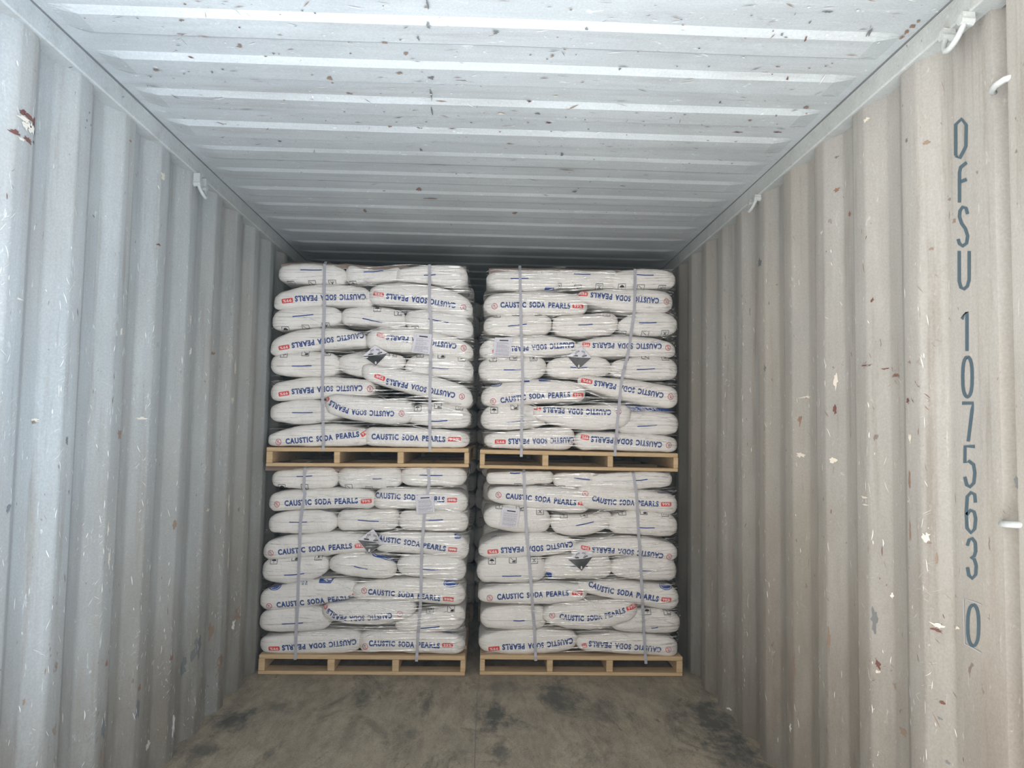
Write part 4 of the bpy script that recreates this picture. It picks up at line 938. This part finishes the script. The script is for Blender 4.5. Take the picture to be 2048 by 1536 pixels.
PAL['UR'] = pallet('UR', ((zx('UR', 85), 936.4), (zx('UR', 1855), 943.6), 37.0), [(zx('UR', a), zx('UR', c)) for a, c in ((85, 130), (640, 695), (1222, 1272), (1812, 1855))], 'pale wooden pallet resting on the lower right sacks, carrying the upper right stack')
ST['LL']['fy'] = 0; ST['LR']['fy'] = 0
PAL['LL'] = pallet('LL', ((zx('LL', 68), 1346), (zx('LL', 1918), 1346.5), 38.6), [(zx('LL', a), zx('LL', c)) for a, c in ((68, 125), (680, 745), (1258, 1320), (1870, 1918))], 'pale wooden pallet on the floor under the lower left sack stack')
PAL['LR'] = pallet('LR', ((zx('LR', 130), 1348.5), (zx('LR', 1940), 1352.5), 38.6), [(zx('LR', a), zx('LR', c)) for a, c in ((130, 175), (725, 778), (1255, 1315), (1885, 1940))], 'pale wooden pallet on the floor under the lower right sack stack')
for k in ('LL', 'LR'):
    PAL[k].location.z = 0.001; PAL[k].rotation_euler = (0, 0, 0)

# ---------------------------------------------------------------- sacks further back in the loads
def hull(sk):
    b = BAGS[sk]; return min(q.xc - q.hl for q in b), max(q.xc + q.hl for q in b)
proto = {}
def plain_sack(hl, dep, hz, key):
    bag = Bag(0, hl, (hz, hz, hz), (0, 0, 0), -dep / 2, dep, 5.0, len(key) * 7.3)
    if key not in proto:
        o, loc = bag.mesh('sack', 24, 10, 4); o.location = (0, 0, 0)
        o.data.transform(Matrix.Translation(loc)); proto[key] = o.data; bpy.data.objects.remove(o)
    o = bpy.data.objects.new('sack', proto[key]); COL.objects.link(o); return o
for sk in ST:
    x0, x1 = hull(sk); S = ST[sk]; b = BAGS[sk]
    for lay in range(1, 9):
        row = [q for q, r_ in zip(b, D[sk]) if r_[0] == lay]
        for k, q in ((0, row[0]), (1, row[-1])):
            zb, zt = min(q.bot), max(q.top); zb, zt = q.bot[1], q.top[1]
            hz = zt - zb
            if lay % 2:   # two lengthwise in front, sacks laid crosswise behind
                o = plain_sack(0.27, 0.36, 0.118, 'cross'); o.rotation_euler = (0, 0, math.pi / 2)
                o.location = ((x0 + 0.205) if k == 0 else (x1 - 0.205), S['y'] + 0.37 + 0.275, zb + 0.002)
            else:         # ends in front, lengthwise behind
                o = plain_sack(0.27, 0.36, 0.118, 'cross')
                o.location = ((x0 + 0.285) if k == 0 else (x1 - 0.285), S['y'] + 0.56 + 0.18, zb + 0.002)
            o.scale.z = hz / 0.118 * 0.97
            inner = (k == 1) == (sk in ('UL', 'LL'))
            prop(o, 'plain white sack in the shaded back of the %s stack, beside the %s' % (S['name'], 'central gap' if inner else 'container wall'), 'sack',
                 'shaded back sacks of the %s stack beside the %s' % (S['name'], 'central gap' if inner else 'container wall'))
# a second row of loads stands behind; only the sacks lining the gap can be seen
for sk in ST:
    S = ST[sk]; x0, x1 = hull(sk); side = 1 if sk in ('UL', 'LL') else -1
    p = PAL[sk]; q = p.copy(); COL.objects.link(q); q.location.y += 1.13; q.location.x += 0.022 * side
    for ch in list(p.children):
        c = ch.copy(); COL.objects.link(c); c.parent = q
    q['label'] = 'wooden pallet in the dark second row behind the %s stack' % S['name']
    for lay in range(1, 9):
        row = [w for w, r_ in zip(BAGS[sk], D[sk]) if r_[0] == lay]; f = row[-1] if side > 0 else row[0]
        o = plain_sack(0.27, 0.36, 0.118, 'cross'); hz = f.top[1] - f.bot[1]; o.scale.z = hz / 0.118 * 0.97
        xe = (x1 if side > 0 else x0) + 0.03 * side + R.uniform(-.012, .008)
        if lay % 2: o.rotation_euler = (0, 0, math.pi / 2); o.location = (xe - side * 0.19, S['y'] + 1.13 + 0.30, f.bot[1] + 0.002)
        else: o.location = (xe - side * 0.275, S['y'] + 1.13 + 0.2, f.bot[1] + 0.002)
        prop(o, 'plain white sack in the dark second row lining the gap behind the %s stack' % S['name'], 'sack', 'second row sacks behind the %s stack' % S['name'])

# ---------------------------------------------------------------- skin of each load, for what is wrapped round it
def skin_y(sk, x, z, win=0.05):
    best = None
    for dz in (-win, -win / 2, 0, win / 2, win):
        for bag in BAGS[sk]:
            y = bag.yat(x, z + dz)
            if y is not None:
                y += 0.25 * abs(dz) * 0.4
                if best is None or y < best: best = y
    return best if best is not None else ST[sk]['y'] + 0.06
def zrange(sk): return min(min(b.bot) for b in BAGS[sk]), max(max(b.top) for b in BAGS[sk])
# straps
def strap(sk, pts, label):
    S = ST[sk]; ztop = zrange(sk)[1]; y0 = S['y']
    P = [at(a, c, 1, y0) for a, c in pts]
    path = []
    for a, c in zip(P[:-1], P[1:]):
        n = max(2, int((a - c).length / 0.02))
        for i in range(n):
            q = a.lerp(c, i / n); path.append(q)
    path.append(P[-1])
    front = []
    for q in path:
        y = skin_y(sk, q.x, q.z, 0.06) - 0.0075
        front.append(Vector((q.x, y, q.z)))
    fy = [p.y for p in front]
    for i in range(len(front)):
        lo, hi = max(0, i - 1), min(len(fy), i + 2); front[i].y = min(min(fy[lo:hi]), sum(fy[lo:hi]) / (hi - lo))
    # the strap's end goes under the deck of the pallet
    deck = PAL[sk].location.z + 0.075
    for p in front:
        if p.z < PAL[sk].location.z + 0.11: p.y = min(p.y, y0 - 0.018)
    tail = front[-1]
    back = y0 + 1.0
    loop = [Vector((tail.x, y0 + 0.02, max(tail.z, deck) + .0))]
    head = [Vector((front[0].x, back + 0.03, tail.z + 0.04)), Vector((front[0].x, back + 0.03, ztop - 0.03)), Vector((front[0].x, back - 0.03, ztop + 0.016)), Vector((front[0].x, y0 + 0.10, ztop + 0.016)), Vector((front[0].x, y0 + 0.03, ztop + 0.004))]
    seq = head + front
    s = MB(); wd, th = 0.0155, 0.0009
    for i, p in enumerate(seq):
        d = (seq[min(i + 1, len(seq) - 1)] - seq[max(i - 1, 0)]).normalized(); sd = Vector((1, 0, 0)); sd = (sd - d * sd.dot(d)).normalized(); n = sd.cross(d)
        for u, w in ((-1, -1), (1, -1), (1, 1), (-1, 1)): s.v.append(p + sd * wd / 2 * u + n * th * w)
    for i in range(len(seq) - 1):
        for k in range(4):
            a = 4 * i + k; c = 4 * i + (k + 1) % 4; s.f.append((a, c, c + 4, a + 4)); s.m.append(0)
    s.f.append((0, 1, 2, 3)); s.m.append(0); e = 4 * (len(seq) - 1); s.f.append((e + 3, e + 2, e + 1, e)); s.m.append(0)
    o = s.build('packing_strap', M['strap'], None, False, Vector((tail.x, y0, tail.z)))
    prop(o, label, 'strap', 'grey packing straps'); return o
def rz(sk, r, pts): return [(ST[sk]['ox'] + x / Z, ST[sk]['oy'][r] + y / Z) for x, y in pts]
strap('UL', rz('UL', 0, [(620, 172), (618, 600), (605, 935)]) + rz('UL', 1, [(605, 200), (603, 400), (608, 640), (615, 898)]), 'grey plastic strap, left of the two around the upper left stack')
strap('UL', rz('UL', 0, [(1555, 180), (1558, 560), (1572, 700), (1566, 935)]) + rz('UL', 1, [(1566, 200), (1558, 600), (1560, 900)]), 'grey plastic strap, right of the two around the upper left stack')
strap('LL', rz('LL', 0, [(490, 118), (480, 300), (492, 345), (468, 480), (450, 600), (445, 850), (436, 979)]) + rz('LL', 1, [(430, 300), (412, 600), (410, 835)]), 'grey plastic strap, left of the two around the lower left stack')
strap('LL', rz('LL', 0, [(1590, 112), (1598, 250), (1560, 480), (1548, 620), (1535, 800), (1528, 979)]) + rz('LL', 1, [(1525, 280), (1500, 600), (1485, 850)]), 'grey plastic strap, right of the two around the lower left stack')
strap('UR', rz('UR', 0, [(445, 185), (455, 700), (462, 935)]) + rz('UR', 1, [(470, 200), (460, 600), (455, 905)]), 'grey plastic strap, left of the two around the upper right stack')
strap('UR', rz('UR', 0, [(1465, 175), (1455, 550), (1430, 750), (1400, 935)]) + rz('UR', 1, [(1340, 230), (1300, 600), (1285, 900)]), 'grey plastic strap, right of the two around the upper right stack')
strap('LR', rz('LR', 0, [(525, 112), (530, 300), (545, 600), (575, 935)]) + rz('LR', 1, [(600, 350), (620, 600), (628, 845)]), 'grey plastic strap, left of the two around the lower right stack')
strap('LR', rz('LR', 0, [(1495, 118), (1520, 300), (1540, 650), (1560, 935)]) + rz('LR', 1, [(1575, 350), (1590, 640), (1605, 870)]), 'grey plastic strap, right of the two around the lower right stack')

# printed sheets and hazard placards stuck on the wrapped front
def sheet(name, sk, quad, label, cat, group, draw, off=0.012, n=8):
    """quad: tl, tr, br, bl in photo pixels"""
    S = ST[sk]; tl, tr, br, bl = [at(a, c, 1, S['y'] - 0.01) for a, c in quad]
    def base(u, v): return tl.lerp(tr, u).lerp(bl.lerp(br, u), v)
    ys = [[skin_y(sk, base(i / n, j / n).x, base(i / n, j / n).z, 0.045) for i in range(n + 1)] for j in range(n + 1)]
    mn = min(min(r_) for r_ in ys)
    for _ in range(3):
        ys = [[sum(ys[min(max(j + b_, 0), n)][min(max(i + a, 0), n)] for a in (-1, 0, 1) for b_ in (-1, 0, 1)) / 9 for i in range(n + 1)] for j in range(n + 1)]
    ys = [[min(y, mn + 0.022) for y in r_] for r_ in ys]
    def surf(u, v, lift=0.0):
        u_, v_ = min(max(u, 0), 1) * n, min(max(v, 0), 1) * n; i, j = min(int(u_), n - 1), min(int(v_), n - 1); a, c = u_ - i, v_ - j
        y = (ys[j][i] * (1 - a) + ys[j][i + 1] * a) * (1 - c) + (ys[j + 1][i] * (1 - a) + ys[j + 1][i + 1] * a) * c
        p = base(u, v); return Vector((p.x, y - off - lift, p.z))
    loc = base(.5, .5); loc.y = mn - off
    s = MB()
    for lift in (0.0, -0.0012):
        k0 = len(s.v)
        for j in range(n + 1):
            for i in range(n + 1): s.v.append(surf(i / n, j / n, lift))
        for j in range(n):
            for i in range(n):
                a = k0 + j * (n + 1) + i; q = (a, a + 1, a + n + 2, a + n + 1); s.f.append(q if lift else q[::-1]); s.m.append(0)
    return s, surf, loc
def paper(sk, quad, label):
    s, surf, loc = sheet('paper_label', sk, quad, label, None, None, None)
    o = s.build('paper_label', M['paper'], None, False, loc); prop(o, label, 'paper label', 'printed sheets taped to the stacks')
    t_ = MB()
    def bar(u0, u1, v0, v1, m):
        K = 6
        for i in range(K):
            a, c = u0 + (u1 - u0) * i / K, u0 + (u1 - u0) * (i + 1) / K
            t_.face([surf(a, v1, .0009), surf(c, v1, .0009), surf(c, v0, .0009), surf(a, v0, .0009)], m)
    bar(.28, .78, .125, .185, 0)
    v = .27
    rr = random.Random(sk)
    while v < .93:
        x = .14
        end = rr.choice((.88, .8, .86, .6, .9))
        while x < end - .05:
            l = rr.uniform(.08, .2); bar(x, min(end, x + l), v, v + .018, 1); x += l + .02
        v += rr.choice((.042, .046, .07))
    bar(.1, .9, .95, .958, 1); bar(.1, .11, .1, .95, 1); bar(.89, .9, .1, .95, 1)
    t_.build('printed_text', [M['black_ink'], M['print_grey']], o, False, loc)
def zq(sk, r, pts): return [(ST[sk]['ox'] + x / Z, ST[sk]['oy'][r] + y / Z) for x, y in pts]
paper('UL', zq('UL', 0, [(1428, 785), (1578, 800), (1556, 978), (1395, 958)]), 'white printed sheet taped on the upper left stack, right of its placard')
paper('LL', zq('LL', 0, [(1473, 358), (1634, 350), (1647, 510), (1487, 522)]), 'white printed sheet taped on the lower left stack, above its placard')
paper('UR', zq('UR', 0, [(222, 778), (380, 782), (358, 952), (203, 942)]), 'white printed sheet taped on the upper right stack, at its left edge')
paper('LR', zq('LR', 0, [(335, 420), (490, 440), (462, 606), (310, 588)]), 'white printed sheet taped on the lower right stack, near its left edge')
def placard(sk, r, L_, T_, R_, B_, label):
    L_, T_, R_, B_ = zq(sk, r, [L_, T_, R_, B_])
    # square parameter space: tl = top corner, tr = right corner, br = bottom corner, bl = left corner
    s, surf, loc = sheet('hazard_placard', sk, [T_, R_, B_, L_], label, None, None, None, 0.014, 10)
    # lower half black: u+v > 1
    n = 10; s.m = []
    for lift in (0, 1):
        for j in range(n):
            for i in range(n): s.m.append(0)
    o = s.build('hazard_placard', [M['paper'], M['placard_black']], None, False, loc)
    prop(o, label, 'hazard placard', 'corrosive hazard placards')
    k = MB()
    def D2(a, c, lift=.0010):     # a across (-1..1), c up (-1..1) in the diamond
        u, v = (a - c + 1) / 2, (-a - c + 1) / 2
        return surf(u, v, lift)
    N_ = 8
    for i in range(N_):
        c0, c1 = -i / N_ * 0.97, -(i + 1) / N_ * 0.97; w0, w1 = 0.97 + c0, 0.97 + c1
        for j in range(6):
            a0, a1 = -1 + 2 * j / 6, -1 + 2 * (j + 1) / 6
            q = [D2(a0 * w0, c0), D2(a1 * w0, c0), D2(a1 * w1, c1), D2(a0 * w1, c1)]
            k.face(q[::-1])
    k.build('black_half', M['placard_black'], o, False, loc)
    g = MB()
    def bar(a0, c0, a1, c1, w):
        d = Vector((a1 - a0, c1 - c0)); nrm = Vector((-d.y, d.x)).normalized() * w / 2
        g.face([D2(a0 - nrm.x, c0 - nrm.y, .0014), D2(a1 - nrm.x, c1 - nrm.y, .0014), D2(a1 + nrm.x, c1 + nrm.y, .0014), D2(a0 + nrm.x, c0 + nrm.y, .0014)])
    # two tipped test tubes, drops, a metal bar and a hand being eaten away
    bar(-.36, .50, -.10, .60, .035); bar(-.33, .42, -.07, .52, .035); bar(-.36, .50, -.33, .42, .03)
    bar(.36, .50, .10, .60, .035); bar(.33, .42, .07, .52, .035); bar(.36, .50, .33, .42, .03)
    for a, c in ((-.38, .36), (-.37, .28), (-.30, .31), (.38, .36), (.37, .28), (.30, .31)): bar(a, c + .03, a, c - .03, .03)
    bar(-.55, .13, -.16, .13, .11); bar(-.42, .21, -.38, .24, .03); bar(-.30, .21, -.26, .25, .03)
    bar(.16, .10, .56, .16, .05); bar(.30, .17, .56, .20, .035); bar(.20, .16, .34, .24, .03); bar(.42, .24, .52, .25, .025); bar(.2, .06, .4, .05, .03)
    g.build('corrosion_symbol', M['black_ink'], o, False, loc)
    e = MB(); n0 = 0
    e.v = [D2((u - .5) * .13, -.72 + w * .24, .0020) for u, w in EIGHT[0]]; e.f = [f for f in EIGHT[1]]; e.m = [0] * len(e.f)
    e.build('class_number', M['white_ink'], o, False, loc)
placard('UL', 1, (960, 55), (1070, -38), (1187, 30), (1085, 147), 'black and white diamond hazard placard reading 8 on the upper left stack')
placard('LL', 0, (960, 755), (1095, 660), (1190, 790), (1056, 880), 'black and white diamond hazard placard reading 8 on the lower left stack')
placard('UR', 1, (865, 12), (988, -75), (1081, 28), (966, 130), 'black and white diamond hazard placard reading 8 on the upper right stack')
placard('LR', 0, (915, 885), (1030, 785), (1137, 855), (1040, 990), 'black and white diamond hazard placard reading 8 on the lower right stack')

# brown cover sheets on top of the loads
for sk, wpx, lab in (('UL', (560, 932), 'brown cover sheet lying on top of the upper left stack'), ('UR', (978, 1346), 'brown cover sheet lying on top of the upper right stack'), ('LL', (543, 925), 'brown cover sheet lying on top of the lower left stack under the pallet')):
    S = ST[sk]; y0 = S['y']; n = 26
    xa, xb = at(wpx[0], 525, 1, y0).x, at(wpx[1], 525, 1, y0).x
    zt = zrange(sk)[1] - 0.006
    s = MB(); row = []
    rows_ = [(0.022, -0.028), (0.022, -0.004), (0.032, 0.004), (0.10, 0.007), (0.5, 0.008), (0.9, 0.008)]
    if sk == 'LL': rows_ = [(0.03, -0.03), (0.035, 0.0), (0.06, 0.002), (0.5, 0.002), (0.9, 0.002)]
    for (dy, dz) in rows_:
        for i in range(n + 1):
            x = xa + (xb - xa) * i / n
            zl = skin_top = max([lag((x - b.xc) / b.hl, b.top) for b in BAGS[sk][:3] if abs(x - b.xc) < b.hl] or [zt])
            zz_ = (zl if sk != 'LL' else zt) * 0.4 + zt * 0.6 + dz + 0.003 * noise.noise(Vector((x * 9, dy * 5, 2)))
            if sk == 'LL': zz_ = min(zz_, zt + 0.003)
            s.v.append(Vector((x, y0 + dy + 0.006 * noise.noise(Vector((x * 7, dz * 20, 8))), zz_)))
    for j in range(len(rows_) - 1):
        for i in range(n):
            a = j * (n + 1) + i; s.f.append((a, a + 1, a + n + 2, a + n + 1)); s.m.append(0)
    o = s.build('cover_sheet', M['cardboard'], None, True, Vector(((xa + xb) / 2, y0, zt))); prop(o, lab, 'cover sheet', 'brown cover sheets')

# clear stretch film wound round each load in gathered bands
for sk in ST:
    S = ST[sk]; z0, z1 = zrange(sk); x0, x1 = hull(sk); yb = S['y'] + 0.955
    xs = [x0 - 0.004 + (x1 - x0 + 0.008) * i / 44 for i in range(45)]
    nz = 60; zs = [z0 + (z1 - z0) * j / nz for j in range(nz + 1)]
    grid = [[skin_y(sk, min(max(x, x0 + 0.02), x1 - 0.02), z, 0.05) for x in xs] for z in zs]
    for j in range(nz + 1):       # taut across hollows: running minimum softened
        r_ = grid[j]; r2 = [min(r_[max(0, i - 2):i + 3]) for i in range(45)]
        grid[j] = [sum(r2[max(0, i - 1):i + 2]) / len(r2[max(0, i - 1):i + 2]) for i in range(45)]
    def edge(z, side):
        v = [b.xc + side * b.hl * (1 if abs(z - b.prof(0)[0]) < 0.75 * b.prof(0)[1] else 0.985) for b in BAGS[sk] if b.bot[1] - 0.012 < z < b.top[1] + 0.012]
        if not v: return x1 if side > 0 else x0
        return max(v) if side > 0 else min(v)
    EL = [edge(z, -1) for z in zs]; ER = [edge(z, 1) for z in zs]
    EL = [sum(EL[max(0, j - 1):j + 2]) / len(EL[max(0, j - 1):j + 2]) for j in range(nz + 1)]; ER = [sum(ER[max(0, j - 1):j + 2]) / len(ER[max(0, j - 1):j + 2]) for j in range(nz + 1)]
    def fx(i, z):
        j = min(max(int((z - z0) / (z1 - z0) * nz + 0.5), 0), nz); return max(-1.166, EL[j] - 0.002 + (ER[j] - EL[j] + 0.004) * i / 44)
    def fy(i, z):
        t_ = (z - z0) / (z1 - z0) * nz; j = min(max(int(t_), 0), nz - 1); a = min(max(t_ - j, 0), 1)
        q = (fx(i, z) - xs[0]) / (xs[44] - xs[0]) * 44; i0 = min(max(int(q), 0), 43); b_ = min(max(q - i0, 0), 1)
        y = (grid[j][i0] * (1 - b_) + grid[j][i0 + 1] * b_) * (1 - a) + (grid[j + 1][i0] * (1 - b_) + grid[j + 1][i0 + 1] * b_) * a
        e = max(0, 2 - min(i, 44 - i)) / 2; return y - 0.005 + 0.04 * e * e
    s = MB(); rr = random.Random(sk + 'f'); seed = rr.random() * 50
    def run(turns, za, zb_, amp, wmin, wmax, tilt):
        prev = None; total = turns * 52; k = 0
        for q in range(total + 1):
            ph = q % 52; u = q / total; zc = za + (zb_ - za) * u
            if ph <= 44:
                i = ph; zc += tilt * (i / 44 - 0.5)
                zc += amp * noise.noise(Vector((xs[i] * 4, u * turns * 0.8, seed)))
                zc = min(max(zc, z0 + .01), z1 - .004); x = fx(i, zc); y = fy(i, zc)
            else:
                g = (ph - 44) / 8
                if g < 0.4: x, y = fx(44, zc) + 0.004, S['y'] + 0.06 + (yb - S['y'] - .06) * g / 0.4
                elif g < 0.6: x, y = x1 + (x0 - x1) * (g - .4) / .2, yb + 0.02
                else: x, y = fx(0, zc) - 0.004, yb + (S['y'] + 0.06 - yb) * (g - .6) / .4
                tt = tilt * (0.5 - g); zc = min(max(zc + tt, z0 + .01), z1 - .004)
            w = wmin + (wmax - wmin) * max(0.0, 0.5 + 0.9 * noise.noise(Vector((q * 0.045, seed, turns)))) ** 1.5
            if sk != 'UR' and ph <= 44: w *= 0.3 + 0.7 * min(1.0, max(0.0, (ph / 44 - 0.12) / 0.35))
            n = len(s.v)
            w2 = w / 2
            s.v += [Vector((x, y + .0015, min(zc + w2, z1))), Vector((x, y - .0006, zc)), Vector((x, y + .0015, max(zc - w2, z0 + .002)))]
            if prev is not None:
                s.f += [(prev, n, n + 1, prev + 1), (prev + 1, n + 1, n + 2, prev + 2)]; s.m += [0, 0]
            prev = n
    run(52, z0 + 0.02, z1 - 0.01, 0.014, 0.002, 0.014, 0.004)
    run(7, z0 + 0.06, z1 - 0.03, 0.05, 0.0015, 0.008, 0.16)
    run(6, z1 - 0.05, z0 + 0.1, 0.05, 0.0015, 0.008, -0.2)
    o = s.build('stretch_film', M['film'], None, True, Vector(((x0 + x1) / 2, S['y'], z0)))
    prop(o, 'clear glossy stretch film wound around the %s stack' % S['name'], 'stretch film', 'stretch film round the stacks')

# thin bluish haze added inside the container, standing in for lens veil
m = bpy.data.materials.new('lens_veil_haze'); m.use_nodes = True; t = m.node_tree; t.nodes.clear()
vo = N(t, 'ShaderNodeOutputMaterial'); vs = N(t, 'ShaderNodeVolumeScatter'); vs.inputs['Color'].default_value = (0.72, 0.9, 1.0, 1)
vs.inputs['Density'].default_value = 0.010; vs.inputs['Anisotropy'].default_value = 0.2; t.links.new(vs.outputs[0], vo.inputs['Volume'])
s = MB(); s.box(-1.17, 1.17, -0.2, LEN - 0.05, 0.001, 2.37)
prop(s.build('haze', m), 'thin added haze imitating lens veil, filling the inside of the container', 'haze', None, 'stuff')
SC.cycles.volume_bounces = 1
